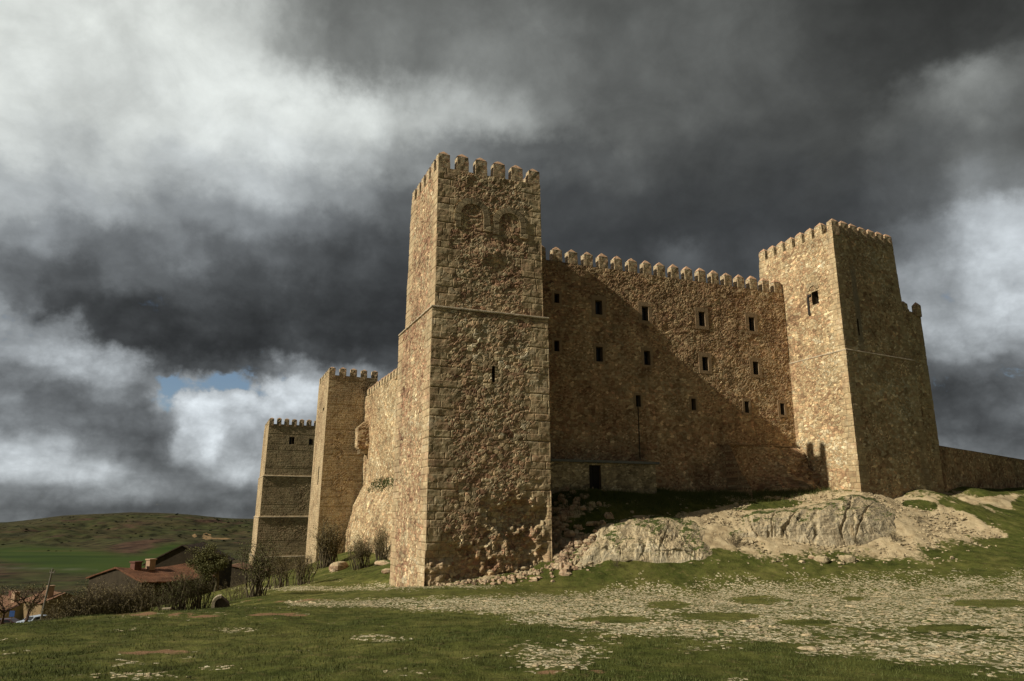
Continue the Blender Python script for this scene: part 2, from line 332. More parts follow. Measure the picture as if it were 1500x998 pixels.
def flat(name, c, rough=.85, var=.25, sc_=3., bmp=.01, spec=.2):
    m, nb, b, o = new_mat(name); t = nb.node('ShaderNodeTexCoord').outputs['Object']
    f = nb.noise(t, sc_, 6., .6)
    nb.l.new(nb.mix(1., c, nb.ramp(f, [(.25, 1-var), (.75, 1+var)]), 'MULTIPLY'), b.inputs['Base Color'])
    b.inputs['Roughness'].default_value = rough; b.inputs['Specular IOR Level'].default_value = spec
    bump(nb, b, nb.noise(t, sc_*6, 5., .6), bmp); return m
M_CAP = flat('merlon_cap_render', (.46, .29, .18), .9, .35, 4., .02)
M_STRING = flat('string_course_stone', (.40, .33, .235), .9, .35, 2.5, .03)
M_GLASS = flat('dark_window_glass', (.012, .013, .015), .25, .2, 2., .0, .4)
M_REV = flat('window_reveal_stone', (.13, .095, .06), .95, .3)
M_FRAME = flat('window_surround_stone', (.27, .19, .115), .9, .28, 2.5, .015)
M_DOOR = flat('dark_timber_door', (.022, .018, .014), .7, .3, 4., .01)
M_SLAB = flat('grey_concrete_slab', (.14, .145, .135), .9, .25)
M_PIPE = flat('dark_metal_pipe', (.03, .026, .022), .6, .2)
# ------------------------------------------------------------------ terrain heights
def M0(x, y): return -1.65-.053*np.maximum(y, 0)+.012*np.maximum(x, 0)*sst(y, 10, 40)+.026*np.minimum(x, 0)*sst(y, 0, 20)
ctrl = []
for yy in (-40, -15, 0, 6, 12, 19):
    for xx in (-40, -20, -8, 0, 8, 20, 40): ctrl.append((xx, yy, float(M0(xx, yy))))
def cp(px, py, Y): q = atY(px, py, Y); ctrl.append((q[0], q[1], q[2]))
for q in [(0, 918, 21), (60, 911, 23), (150, 903, 24), (300, 893, 28), (430, 884, 33), (571, 860, 39.2), (700, 858, 38), (620, 885, 30), (860, 846, 41), (1000, 838, 42),
          (1150, 829, 43), (1300, 817, 44.5), (1450, 803, 46), (1500, 798, 47), (800, 880, 29), (1000, 880, 27), (1200, 878, 28), (1400, 874, 29),
          (330, 889, 37), (400, 872, 42), (455, 858, 48), (505, 840, 56), (545, 832, 58),
          (850, 741, 46.0), (905, 748, 46.5), (1000, 744, 49), (1100, 737, 50.5), (1200, 733, 52), (1300, 731, 54), (1400, 733, 56), (1490, 738, 57),
          (1060, 800, 45.0), (900, 800, 43.6), (1250, 790, 47.0), (1400, 775, 50)]: cp(*q)
def cu(u, v, z): x, y, _ = W(u, v); ctrl.append((x, y, z))
for q in [(0, 0, -3.8), (7.4, -.3, -2.9), (8.2, 1.5, -1.4), (7.6, 4.5, .6), (0, 7.8, -4.4), (-2, 4, -4.6), (4, -1.2, -3.7), (9.5, 4, 1.1), (13, 3.8, 1.2), (17, 3.8, 1.1), (22, 5, 1.2), (28, 5.2, 1.35),
          (31.5, 0, 1.4), (38, -.5, 1.45), (45, .5, 1.6), (55, 1, 1.8), (20, 20, 1.5), (40, 20, 1.5), (5, 28, -2.8), (4, 38, -3.6), (3, 42, -4.2), (.3, 42, -5.0), (.2, 50, -6.6), (-3.5, 79, -7.7), (-3.5, 92, -8.2), (5, 66, -6),
          (60, -10, 1.2), (70, 30, 1), (20, 50, 0), (20, 90, -6)]: cu(*q)
for px, Y, z in [(20, 34, -6.0), (60, 50, -8.2), (120, 42, -6.8), (200, 40, -6.0), (30, 70, -10.7), (160, 62, -8.6), (30, 95, -13.1), (30, 110, -14.6), (0, 95, -13.3), (120, 95, -12.8), (230, 60, -7.4), (260, 84, -9.2), (330, 100, -8.4), (330, 60, -6.5), (-200, 60, -10), (-200, 30, -6), (200, 120, -14), (30, 125, -17.6)]:
    r = ray(px, 750); ctrl.append((r[0]/r[1]*Y, Y, z))
ctrl.append((60, -40, -1.)); ctrl.append((90, 20, 0.)); ctrl.append((-90, 0, -9.)); ctrl.append((0, -90, -2.)); ctrl.append((-70, -60, -5.))
CT = np.array(ctrl)
def _phi(r2): return .5*r2*np.log(r2+1e-9)
d2 = ((CT[:, None, :2]-CT[None, :, :2])**2).sum(-1); n_ = len(CT)
A_ = np.zeros((n_+3, n_+3)); A_[:n_, :n_] = _phi(d2)+np.eye(n_)*1.2; A_[:n_, n_] = 1; A_[:n_, n_+1:] = CT[:, :2]; A_[n_:, :n_] = A_[:n_, n_:].T
WT = np.linalg.solve(A_, np.concatenate([CT[:, 2], [0, 0, 0]]))
def tps(x, y):
    t = WT[n_]+WT[n_+1]*x+WT[n_+2]*y
    for i in range(n_): t = t+WT[i]*_phi((x-CT[i, 0])**2+(y-CT[i, 1])**2)
    return t
def far(x, y):
    r = np.hypot(x, y); a = np.degrees(np.arctan2(x, y))
    z = -15.3-np.clip(r-95, 0, None)*.105; z = np.maximum(z, -70+6*(fbm(x/300, y/300, 5)-.5))
    n = fbm(x/500, y/500, 9, 5, .5)
    crest = np.interp(a, [-60, -38, -34, -31, -27, -24, -21, -15, 60], [-60, -50, -36, -14, -3, -8, -24, -36, -36])
    ridge = -70+(crest+70)*sst(r+ (n-.5)*900, 1500, 2650)
    ridge = ridge + (fbm(x/160, y/160, 33, 5, .55)-.5)*44*sst(r, 1500, 2000)*(1-sst(r, 2300, 2600)*.8)
    return np.where(r > 1400, np.maximum(z, ridge), z)
def H(x, y, fine=True):
    x = np.atleast_1d(np.asarray(x, float)); y = np.atleast_1d(np.asarray(y, float))
    r = np.hypot(x, y); w = sst(r, 75, 190)
    near = np.zeros_like(x); k = w < 1
    near[k] = np.clip(tps(x[k], y[k]), -40, 6)
    z = near*(1-w)+np.where(w > 0, far(x, y), 0)*w
    if fine:
        g = sst(r, 2, 8)*(1-sst(r, 90, 160))
        z = z+g*((fbm(x/2.3, y/2.3, 3, 4, .5)-.5)*.22+(fbm(x/.45, y/.45, 8, 3, .55)-.5)*.055)
    return z
def Hs(x, y): return float(H(x, y)[0])
def ground_px(px, Y, py=850):
    r = ray(px, py); x = r[0]/r[1]*Y; return (x, Y, Hs(x, Y))
# ------------------------------------------------------------------ ground sheet
az_d = np.radians(np.arange(-41, 41.01, .125)); az_c = np.radians(np.arange(46, 315, 5.))
azs = np.concatenate([az_d, az_c])
rad = np.concatenate([[.4, 1.5, 3, 4.5, 6, 7, 7.8], np.geomspace(8.4, 75, 470), np.geomspace(76, 1400, 110), np.geomspace(1430, 3200, 120), [3400, 3800, 4600, 6000, 9000, 16000]])
AA, RR_ = np.meshgrid(azs, rad)
GX = (np.sin(AA)*RR_).ravel(); GY = (np.cos(AA)*RR_).ravel()
GZ = H(GX, GY)
GZ = np.where(RR_.ravel() > 3300, -75-(RR_.ravel()-3300)*.035, GZ)
PX, PY = proj(GX, np.where(GY > 1, GY, 1), GZ); ok = (GY > 1)
near_ = (1-sst(RR_.ravel(), 70, 80))*ok
def ell(cx, cy, rx, ry, ang=0, soft=.35):
    c, s = math.cos(R(ang)), math.sin(R(ang)); a = ((PX-cx)*c+(PY-cy)*s)/rx; b_ = (-(PX-cx)*s+(PY-cy)*c)/ry
    q = np.sqrt(a*a+b_*b_); return 1-sst(q, 1-soft, 1+soft)
def band(pts, hw, soft=.6):   # distance to a polyline in plan view
    d = np.full(PX.shape, 1e9)
    for (x0, y0, w0), (x1, y1, w1) in zip(pts, pts[1:]):
        ex, ey = x1-x0, y1-y0; t = np.clip(((PX-x0)*ex+(PY-y0)*ey)/(ex*ex+ey*ey), 0, 1)
        d = np.minimum(d, np.hypot((PX-x0-t*ex)*.25, PY-y0-t*ey)/((w0+(w1-w0)*t)*hw))
    return 1-sst(d, 1-soft, 1+soft*1.3)
wob = fbm(GX/1.6, GY/1.6, 21, 4, .6); wob2 = fbm(GX/.7, GY/1.4, 29, 3, .6)
stone = np.zeros_like(PX)
stone = np.maximum(stone, band([(430, 884, 3), (560, 884, 6), (700, 886, 9), (820, 888, 14), (1000, 888, 26), (1250, 892, 34), (1550, 900, 42)], 1.))
stone = np.maximum(stone, band([(780, 905, 8), (920, 915, 13), (1080, 925, 8), (1200, 945, 12), (1500, 960, 18)], 1.))
stone = np.maximum(stone, .75*band([(1000, 868, 8), (1200, 862, 10), (1550, 858, 14)], 1.))
stone = np.maximum(stone, .75*ell(820, 965, 50, 18, soft=.8)); stone = np.maximum(stone, .6*ell(780, 950, 22, 9, soft=.8))
stone = np.maximum(stone, .62*ell(480, 862, 120, 3.5)); stone = np.maximum(stone, .5*ell(650, 858, 130, 4))
for q in [(350, 923, 30, 4), (180, 990, 60, 7), (590, 985, 40, 6), (560, 935, 45, 5), (230, 990, 30, 5), (320, 978, 30, 4), (1070, 995, 20, 3), (1080, 940, 40, 4)]: stone = np.maximum(stone, .6*ell(*q))
for q in [(978, 886, 34, 6), (1110, 879, 40, 6.5), (1180, 912, 45, 5), (1450, 884, 60, 6), (1250, 877, 18, 3), (900, 908, 60, 5), (1060, 903, 60, 6), (1390, 920, 70, 5), (1110, 948, 90, 8)]: stone = stone*(1-ell(*q, soft=.2))
stone = np.clip(stone*1.05+(wob-.5)*1.5*(stone > .02)+(wob2-.5)*.6*(stone > .02), 0, 1)*near_
stone = np.maximum(stone, (.16*sst(wob, .60, .75)+.015)*near_*(PY > 835))
soil = np.zeros_like(PX)
soil = np.maximum(soil, band([(760, 838, 3), (860, 800, 12), (960, 780, 26), (1060, 770, 34), (1150, 765, 38), (1250, 765, 42), (1330, 765, 30), (1400, 770, 18), (1460, 780, 8)], 1.))
soil = np.maximum(soil, band([(700, 852, 2), (820, 808, 5), (900, 790, 7)], 1.)); soil = np.maximum(soil, band([(800, 800, 18), (830, 760, 18), (870, 745, 7), (900, 742, 3)], 1.))
soil = np.maximum(soil, band([(950, 770, 6), (1080, 742, 8), (1180, 728, 4), (1240, 727, 3)], 1.)); soil = np.maximum(soil, band([(1300, 730, 3), (1420, 735, 4), (1520, 725, 3)], 1.))
soil = np.maximum(soil, .9*band([(1380, 732, 4), (1430, 750, 5), (1500, 785, 3)], 1.)); soil = np.maximum(soil, .8*ell(1490, 735, 40, 12)); soil = np.maximum(soil, band([(840, 830, 3), (900, 815, 4), (960, 812, 5)], 1.))
for q in [(870, 760, 50, 8, -12), (950, 755, 45, 10, -8), (820, 820, 50, 9, -20), (1125, 742, 50, 4, -4), (830, 775, 12, 12), (1340, 738, 20, 5), (960, 744, 100, 9, -3), (890, 764, 45, 9, -15), (1130, 736, 60, 4), (1350, 740, 26, 7, 8), (1410, 742, 42, 8, 15), (1470, 768, 50, 14, 22), (1500, 745, 20, 20), (840, 822, 40, 9, -25), (915, 838, 60, 5), (1050, 812, 25, 7)]: soil = soil*(1-.95*ell(*q))
soil = np.clip(soil*1.2+(wob-.5)*1.3*(soil > .02)+(wob2-.5)*.6*(soil > .02), 0, 1)*near_
red = np.clip(np.maximum.reduce([ell(180, 898, 48, 4), ell(290, 901, 40, 4), ell(415, 900, 60, 3), .6*ell(430, 880, 80, 3), .7*ell(840, 985, 60, 5), .5*ell(220, 955, 60, 4)])*1.1+(wob-.5)*1.2-.12, 0, 1)*near_*(.3+sst(wob2, .38, .6))*(PY > 835)*np.maximum.reduce([ell(180, 898, 70, 7), ell(290, 901, 60, 7), ell(415, 900, 80, 6), ell(430, 880, 100, 6), ell(840, 985, 80, 9), ell(220, 955, 80, 8)])
park = ell(45, 897, 34, 16)*sst(RR_.ravel(), 60, 75)*(1-sst(RR_.ravel(), 125, 140))*ok
quarry = np.maximum(ell(303, 786, 7, 5), np.maximum(.9*ell(285, 785, 3, 3), .7*ell(322, 789, 16, 1.5)))*(.4+.9*sst(fbm(GX/25, GY/25, 44), .35, .6))*sst(RR_.ravel(), 900, 1200)
field = np.maximum.reduce([ell(80, 816, 120, 14, 3), ell(150, 828, 120, 12, 0), ell(245, 808, 35, 9, -8), ell(200, 822, 60, 8)])*sst(RR_.ravel(), 500, 620)*ok
road = np.exp(-((PY-833-(PX-60)*.02)/1.0)**2)*sst(RR_.ravel(), 400, 500)*(PX < 145)*ok*.3
nr, nc = RR_.shape
dry = np.clip(np.maximum.reduce([ell(1050, 884, 560, 26), .35*ell(1250, 850, 330, 22), .6*ell(640, 868, 330, 22), .5*ell(450, 950, 300, 30)])*1.1+(wob-.5)*1.6, 0, 1)*near_
i0 = np.arange(nr-1)[:, None]*nc; j0 = np.arange(nc)[None, :]; j1 = (j0+1) % nc
F_ = np.stack([i0+j0, i0+j1, i0+nc+j1, i0+nc+j0], -1).reshape(-1, 4)
m, nb, b, out = new_mat('meadow_ground')
g = nb.node('ShaderNodeNewGeometry').outputs['Position']; gx, gy, gz = nb.sep(g); G2 = nb.comb(gx, gy, 0.)
n1 = nb.noise(G2, .35, 6., .6); n2 = nb.noise(G2, 3.2, 6., .65); n3 = nb.noise(G2, 26., 5., .7)
grass = nb.ramp(n1, [(.3, (.042, .056, .013)), (.5, (.078, .088, .021)), (.68, (.125, .12, .035))])
grass = nb.mix(nb.math('MULTIPLY', nb.attr('dry'), nb.smooth(n2, .3, .6, .5, 1.)), grass, (.15, .145, .042))
grass = nb.mix(nb.smooth(n2, .52, .72), grass, (.15, .125, .05))
grass = nb.mix(1., grass, nb.ramp(nb.noise(G2, 1.4, 7., .7), [(.36, .62), (.5, 1.), (.64, 1.28)]), 'MULTIPLY')
grass = nb.mix(1., grass, nb.ramp(n3, [(.25, .45), (.5, .95), (.75, 1.5)]), 'MULTIPLY')
# limestone chips lying in the grass
wv = nb.noise(G2, 4., 3., .5, col=True); wxx, wyy, _ = nb.sep(wv)
q = nb.comb(nb.math('ADD', gx, nb.math('MULTIPLY', wxx, .25)), nb.math('MULTIPLY', nb.math('ADD', gy, nb.math('MULTIPLY', wyy, .35)), .8), 0.)
v1 = nb.voro(q, 11.5, 'F1', 1.); v2 = nb.voro(q, 11.5, 'DISTANCE_TO_EDGE', 1.)
cr_, cg_, cb_ = nb.sep(v1.outputs['Color'])
st = nb.attr('stone')
chip = nb.math('MULTIPLY', nb.math('LESS_THAN', cr_, nb.math('ADD', nb.math('MULTIPLY', st, .66), nb.math('MULTIPLY', nb.math('SUBTRACT', n2, .5), .5))), nb.smooth(nb.math('ADD', v2.outputs['Distance'], nb.math('MULTIPLY', nb.math('SUBTRACT', n3, .5), .26)), .06, .11))
chip = nb.math('MULTIPLY', chip, nb.math('GREATER_THAN', st, .05))
chipc = nb.ramp(cg_, [(0, (.46, .37, .23)), (.5, (.66, .56, .37)), (1, (.76, .68, .49))])
dirt = nb.mix(nb.smooth(nb.math('MULTIPLY', st, nb.math('ADD', .5, n2)), .4, .9), grass, (.115, .115, .042))
near = nb.mix(chip, dirt, chipc)
soilc = nb.ramp(nb.noise(nb.comb(gx, gy, nb.math('MULTIPLY', gz, 2.)), 1.3, 7., .65), [(.25, (.20, .14, .08)), (.42, (.39, .30, .18)), (.6, (.52, .42, .265)), (.8, (.42, .27, .18))])
soilc = nb.mix(1., soilc, nb.ramp(n3, [(.25, .7), (.75, 1.3)]), 'MULTIPLY')
near = nb.mix(nb.smooth(nb.math('ADD', nb.attr('soil'), nb.math('MULTIPLY', nb.math('SUBTRACT', n2, .5), 1.5)), .38, .72), near, soilc)
near = nb.mix(nb.smooth(nb.math('ADD', nb.attr('red'), nb.math('MULTIPLY', nb.math('SUBTRACT', n2, .5), 1.6)), .35, .8), near, (.24, .145, .08))
near = nb.mix(nb.attr('park'), near, (.46, .42, .34))
# far hills and fields, cloud shadow put into their low colours
f1 = nb.noise(G2, .0032, 9., .62); f2 = nb.noise(G2, .03, 8., .72); f3 = nb.noise(nb.comb(gx, gy, nb.math('MULTIPLY', gz, 8.)), .006, 6., .6)
fc_ = nb.ramp(f1, [(.32, (.028, .032, .013)), (.46, (.056, .048, .022)), (.55, (.045, .050, .018)), (.66, (.080, .054, .032)), (.8, (.058, .056, .026))])
fc_ = nb.mix(nb.smooth(f3, .54, .64), fc_, (.07, .042, .028))
fc_ = nb.mix(1., fc_, nb.ramp(f2, [(.38, .28), (.47, .8), (.55, 1.1), (.7, 1.5)]), 'MULTIPLY')
fc_ = nb.mix(nb.attr('field'), fc_, nb.ramp(nb.noise(nb.comb(nb.math('MULTIPLY', gx, .3), gy, 0.), .012, 4., .5), [(.35, (.026, .044, .010)), (.5, (.042, .066, .013)), (.65, (.058, .064, .018))]))
fc_ = nb.mix(nb.smooth(nb.math('MULTIPLY', nb.attr('quarry'), nb.math('ADD', f2, .5)), .35, .6), fc_, (.26, .17, .085)); fc_ = nb.mix(nb.attr('road'), fc_, (.18, .17, .14))
dist = nb.vmath('LENGTH', G2, None, 1)
col = nb.mix(nb.smooth(dist, 110., 260.), near, fc_)
nb.l.new(col, b.inputs['Base Color']); b.inputs['Specular IOR Level'].default_value = .05
fade = nb.smooth(dist, 20., 150., 1., .1)
hh = nb.math('MULTIPLY', nb.math('ADD', nb.math('MULTIPLY', n3, .5), nb.math('ADD', nb.math('MULTIPLY', chip, .8), n2)), fade)
bump(nb, b, hh, .07)
M_GROUND = m
GZ = GZ+soil*((fbm(GX/.9, GY/.9, 201, 4, .6)-.5)*.5+(fbm(GX/.25, GY/.25, 205, 3, .6)-.5)*.12)
ground = mesh_obj('ground', np.stack([GX, GY, GZ], -1), F_[:, ::-1], M_GROUND, attrs=dict(stone=stone, soil=soil, red=red, park=park, field=field, quarry=quarry, road=road, dry=dry), smooth=True)
tag(ground, kind='structure')
# ------------------------------------------------------------------ ring walls
def ring(name, rows, mat, parent, dens=(.12, .12, .5, 2.), holes=(), rowstep=.12, corners=True, ero=None, stripe=None, top_jag=0., skew=0.):
    """rows: (z,u0,u1,v0,v1) from bottom to top; sides: 0 west (u0), 1 front (v0), 2 east (u1), 3 back"""
    rows = sorted(rows, key=lambda r: r[0]); za = [r[0] for r in rows]
    zs = []
    for z0, z1 in zip(za, za[1:]):
        if z1-z0 < 1e-3: continue
        k = max(1, int(round((z1-z0)/rowstep))); zs += list(np.linspace(z0, z1, k+1)[:-1])
    zs.append(za[-1])
    for h in holes: zs += [h[3], h[4]]
    zs = np.array(sorted(set(round(z, 4) for z in zs)))
    keep = [True]*len(zs)
    hz = set(round(q, 4) for h in holes for q in h[3:5]) | set(round(z, 4) for z in za)
    for i in range(len(zs)):
        if zs[i] not in hz and any(abs(zs[i]-q) < .03 for q in hz): keep[i] = False
    zs = zs[keep]
    R0 = rows[0]
    def rect(z): return [np.interp(z, za, [r[k] for r in rows]) for k in (1, 2, 3, 4)]
    L = [R0[4]-R0[3], R0[2]-R0[1], R0[4]-R0[3], R0[2]-R0[1]]
    fr = []
    for s in range(4):
        k = max(1, int(round(L[s]/dens[s]))); f = list(np.linspace(0, 1, k+1)); hs = []
        for h in holes:
            if h[0] != s: continue
            for c in h[1:3]:
                hs.append((R0[4]-c)/L[0] if s == 0 else (c-R0[1])/L[1] if s == 1 else (c-R0[3])/L[2])
        f = [q for q in f if q in (0., 1.) or all(abs(q-w)*L[s] > .03 for w in hs)]+hs
        fr.append(sorted(f)[:-1])
    cols = [(s, f) for s in range(4) for f in fr[s]]
    S = np.array([c[0] for c in cols]); Fq = np.array([c[1] for c in cols]); off = np.cumsum([0]+L)[S]
    nz, nc_ = len(zs), len(cols)
    P = np.zeros((nz, nc_, 3)); pu = np.zeros((nz, nc_)); pz = np.zeros_like(pu); pc = np.full_like(pu, 9.)
    nrm = np.array([(-1, 0), (0, -1), (1, 0), (0, 1)])[S].astype(float)
    for i, z in enumerate(zs):
        u0, u1, v0, v1 = rect(z)
        a = np.array([(u0, v1), (u0, v0), (u1, v0), (u1, v1)]); bb_ = np.roll(a, -1, 0)
        q = a[S]+(bb_[S]-a[S])*Fq[:, None]
        if ero is not None:
            e = ero(S, Fq*np.array(L)[S], np.full(nc_, z), q); q = q+nrm*e[:, None]
        if skew: q = q+np.stack([0*q[:, 0], skew*(q[:, 0]-R0[1])/(R0[2]-R0[1])*np.clip(1-(q[:, 1]-R0[3])/(R0[4]-R0[3]), 0, 1)], -1)
        P[i, :, :2] = q; P[i, :, 2] = z; pu[i] = off+Fq*np.array(L)[S]; pz[i] = z
        if corners:
            l = np.array(L)[S]; pc[i] = np.minimum(Fq*l+(S == 0)*0, (1-Fq)*l)
    if top_jag: P[-1, :, 2] += rng.uniform(-top_jag, top_jag*.3, nc_)
    X, Y, _z = W(P[..., 0], P[..., 1]); PW = np.stack([X, Y, P[..., 2]], -1).reshape(-1, 3)
    faces = []
    hole_f = []
    for (s, a, b_, z0, z1) in [h[:5] for h in holes]: hole_f.append((s, min(a, b_), max(a, b_), z0, z1))
    qm = P
    idx = np.arange(nc_); jn = (idx+1) % nc_
    for i in range(nz-1):
        cu_ = (P[i, idx, :2]+P[i, jn, :2])/2; zc = (zs[i]+zs[i+1])/2
        ok_ = np.ones(nc_, bool)
        for (s, a, b_, z0, z1) in hole_f:
            if z0 < zc < z1:
                # compare on the bottom-row coordinates
                fc = np.where(S == S[jn], (Fq+Fq[jn])/2, (Fq+1)/2)
                c = R0[4]-fc*L[0] if s == 0 else R0[1]+fc*L[1] if s == 1 else R0[3]+fc*L[2]
                ok_ &= ~((S == s) & (c > a) & (c < b_))
        k = idx[ok_]
        faces.append(np.stack([i*nc_+k, i*nc_+jn[k], (i+1)*nc_+jn[k], (i+1)*nc_+k], -1))
    faces = np.concatenate(faces)
    # top: quads need a centre vertex fan -> degenerate-free tris stored as quads
    ctr = len(PW); cz = zs[-1]
    PW = np.concatenate([PW, [[*W(*(P[-1, :, :2].mean(0)))[:2], cz]]])
    k = idx; t = (nz-1)*nc_
    me_f = [tuple(f) for f in faces]+[(t+a, t+b_, ctr) for a, b_ in zip(k, jn)]
    ap = lambda a, v: np.append(a.ravel(), v)
    at = dict(pu=ap(pu, 0), pz=ap(pz, cz), pc=ap(pc, 9))
    if stripe is not None:
        at['stripe'] = np.full(len(PW), stripe[0]); at['stripez'] = (sst(at['pz'], stripe[1]-1, stripe[1]+1)*(1-sst(at['pz'], stripe[2]-1, stripe[2]+.5))*stripe[3])
    Oc = np.array(W(R0[1], R0[3], 0)); o = mesh_obj(name, PW-Oc, me_f, mat, None, attrs=at)
    o.location = Oc; 
    if parent is not None: put_under(o, parent)
    return o
def put_under(o, parent):
    bpy.context.view_layer.update()
    o.parent = parent; o.matrix_parent_inverse = parent.matrix_world.inverted()
def TW(base=(0, 0, 0)):
    return lambda u, v, z: tuple(np.array(W(u, v, z))-np.array(base))
RZ = math.atan2(U[1], U[0])
def uvbox(name, parts, mats, parent, at, caps=None):
    """parts in castle (u,v,z), origin at 'at' (u,v,z), object rotated to castle frame"""
    mb = MB()
    for p in parts:
        x = [p[0]-at[0], p[1]-at[0], p[2]-at[1], p[3]-at[1], p[4]-at[2], p[5]-at[2]]
        mb.box(*x, mi=(p[6] if len(p) > 6 else 0))
    o = mb.build(name, mats); o.location = W(*at); o.rotation_euler = (0, 0, RZ)
    if parent is not None: put_under(o, parent)
    return o
def merlon(u, v, z, w, d, h, ph, parent, mats):
    """crenellation with pyramid cap, worn edges"""
    n = 4; mb = MB(); vs = []; fs = []
    lv = [0, .33*h, .66*h, h*.98, h]
    r = random.Random(int(u*131+v*977+z*31))
    tw = r.uniform(-.006, .006); w = w*r.uniform(.94, 1.06); h = h*r.uniform(.94, 1.05)
    ringp = [(-1, -1), (-.35, -1), (.35, -1), (1, -1), (1, -.35), (1, .35), (1, 1), (.35, 1), (-.35, 1), (-1, 1), (-1, .35), (-1, -.35)]
    for i, zz in enumerate(lv):
        k = 1-.012*i+(.0 if i < 4 else -.04)
        for (a, c) in ringp:
            vs.append((a*w/2*k+r.uniform(-.016, .016)+tw*i, c*d/2*k+r.uniform(-.016, .016), zz-(.25 if i == 0 else 0)+r.uniform(-.015, .015)))
    N_ = len(ringp)
    for i in range(len(lv)-1):
        for k in range(N_): fs.append((i*N_+k, i*N_+(k+1) % N_, (i+1)*N_+(k+1) % N_, (i+1)*N_+k))
    mb.add(vs, fs, 0)
    cap = [(a*w/2*1.0*.95+tw*4, c*d/2*1.0*.95, h-.01) for a, c in ringp]; apx = (r.uniform(-.03, .03), r.uniform(-.03, .03), h+ph)
    mid_ = [(x*.5, y*.5, h+ph*.56+r.uniform(-.02, .02)) for x, y, _ in cap]
    fs = [(k, (k+1) % N_, N_+(k+1) % N_, N_+k) for k in range(N_)]+[(N_+k, N_+(k+1) % N_, 2*N_) for k in range(N_)]
    mb.add(cap+mid_+[apx], fs, 1)
    o = mb.build('merlon', mats); o.location = W(u, v, z); o.rotation_euler = (0, 0, RZ); put_under(o, parent); return o
def merlons_side(axis, fixed, a, b_, n, z, w, d, h, ph, parent, mats, skip=(), z1=None, skew=0.):
    for i in range(n):
        if i in skip: continue
        t = i/(n-1) if n > 1 else .5; c = a+(b_-a)*t; zz = z if z1 is None else z+(z1-z)*t
        if axis == 'u': merlon(c, fixed+skew*t, zz, w, d, h, ph, parent, mats)
        else: merlon(fixed, c, zz, d, w, h, ph, parent, mats)
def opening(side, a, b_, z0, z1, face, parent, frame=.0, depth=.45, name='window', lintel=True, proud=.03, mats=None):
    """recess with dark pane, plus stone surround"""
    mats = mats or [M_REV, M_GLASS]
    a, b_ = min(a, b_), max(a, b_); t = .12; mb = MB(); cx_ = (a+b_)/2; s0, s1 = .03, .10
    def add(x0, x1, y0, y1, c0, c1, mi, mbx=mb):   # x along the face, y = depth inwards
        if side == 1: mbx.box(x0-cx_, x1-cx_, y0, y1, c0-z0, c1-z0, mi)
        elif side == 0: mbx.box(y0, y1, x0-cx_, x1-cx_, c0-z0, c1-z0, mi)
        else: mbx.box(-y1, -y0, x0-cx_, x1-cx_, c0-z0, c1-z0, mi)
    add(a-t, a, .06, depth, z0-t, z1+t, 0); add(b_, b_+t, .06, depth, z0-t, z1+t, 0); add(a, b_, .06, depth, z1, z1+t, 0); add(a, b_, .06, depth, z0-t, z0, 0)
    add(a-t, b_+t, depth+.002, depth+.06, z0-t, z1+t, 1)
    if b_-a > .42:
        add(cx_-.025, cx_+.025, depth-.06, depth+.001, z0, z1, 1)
    loc = W(cx_, face, z0) if side in (1,) else W(face, cx_, z0)
    o = mb.build(name, mats); o.location = loc; o.rotation_euler = (0, 0, RZ); put_under(o, parent)
    if frame > 0:
        fb = MB(); f = frame
        add(a-f, a, -proud, .055, z0-f*.8, z1+f*1.1, 0, fb); add(b_, b_+f, -proud, .055, z0-f*.8, z1+f*1.1, 0, fb)
        add(a, b_, -proud-.004, .055, z1, z1+f*1.1, 0, fb); add(a, b_, -proud-.004, .055, z0-f*.8, z0, 0, fb)
        q = fb.build('window_surround', M_FRAME); q.location = loc; q.rotation_euler = (0, 0, RZ); put_under(q, parent)
    return o
def ledge(name, u0, u1, v0, v1, z, h, out, parent, mat, sides='WF', skew=0.):
    """worn projecting string course around west and front sides, sloped top, slightly broken edge"""
    mb = MB(); r = random.Random(int(z*10+u0*7+v0))
    path = []
    if 'W' in sides: path += [(u0, v1-(v1-v0)*k/24., (-1, 0)) for k in range(24)]
    if 'F' in sides:
        path += [(u0, v0, (-1, -1))] if 'W' in sides else [(u0, v0, (0, -1))]
        path += [(u0+(u1-u0)*k/24., v0+skew*k/24., (0, -1)) for k in range(1, 24)]
        path += [(u1, v0+skew, (1, -1) if 'R' in sides else (0, -1))]
    if 'R' in sides: path += [(u1, v0+(v1-v0)*k/8., (1, 0)) for k in range(1, 9)]
    vs = []; fs = []
    at = (u0, v0, z)
    for (a, c, n) in path:
        e = out*r.uniform(.75, 1.1); j = r.uniform(-.02, .02)
        for (o_, zz) in ((-.45, h*1.6), (e*.3, h*.75), (e, h*.3+j), (e*.95, -h*.25+j), (-.05, -h*.6)):
            vs.append((a+n[0]*o_-at[0], c+n[1]*o_-at[1], zz))
    for i in range(len(path)-1):
        for k in range(4): fs.append((i*5+k+1, (i+1)*5+k+1, (i+1)*5+k, i*5+k)[::-1])
    mb.add(vs, fs); o = mb.build(name, mat); o.location = W(*at); o.rotation_euler = (0, 0, RZ); put_under(o, parent); return o
# ================================================================== CASTLE
castle = empty('castle', W(0, 0, -3.76), 0, 'large medieval stone castle with square crenellated towers standing on a grassy knoll', 'castle')
MS = [M_MER, M_CAP]; MSC = [M_MERC, M_CAP]
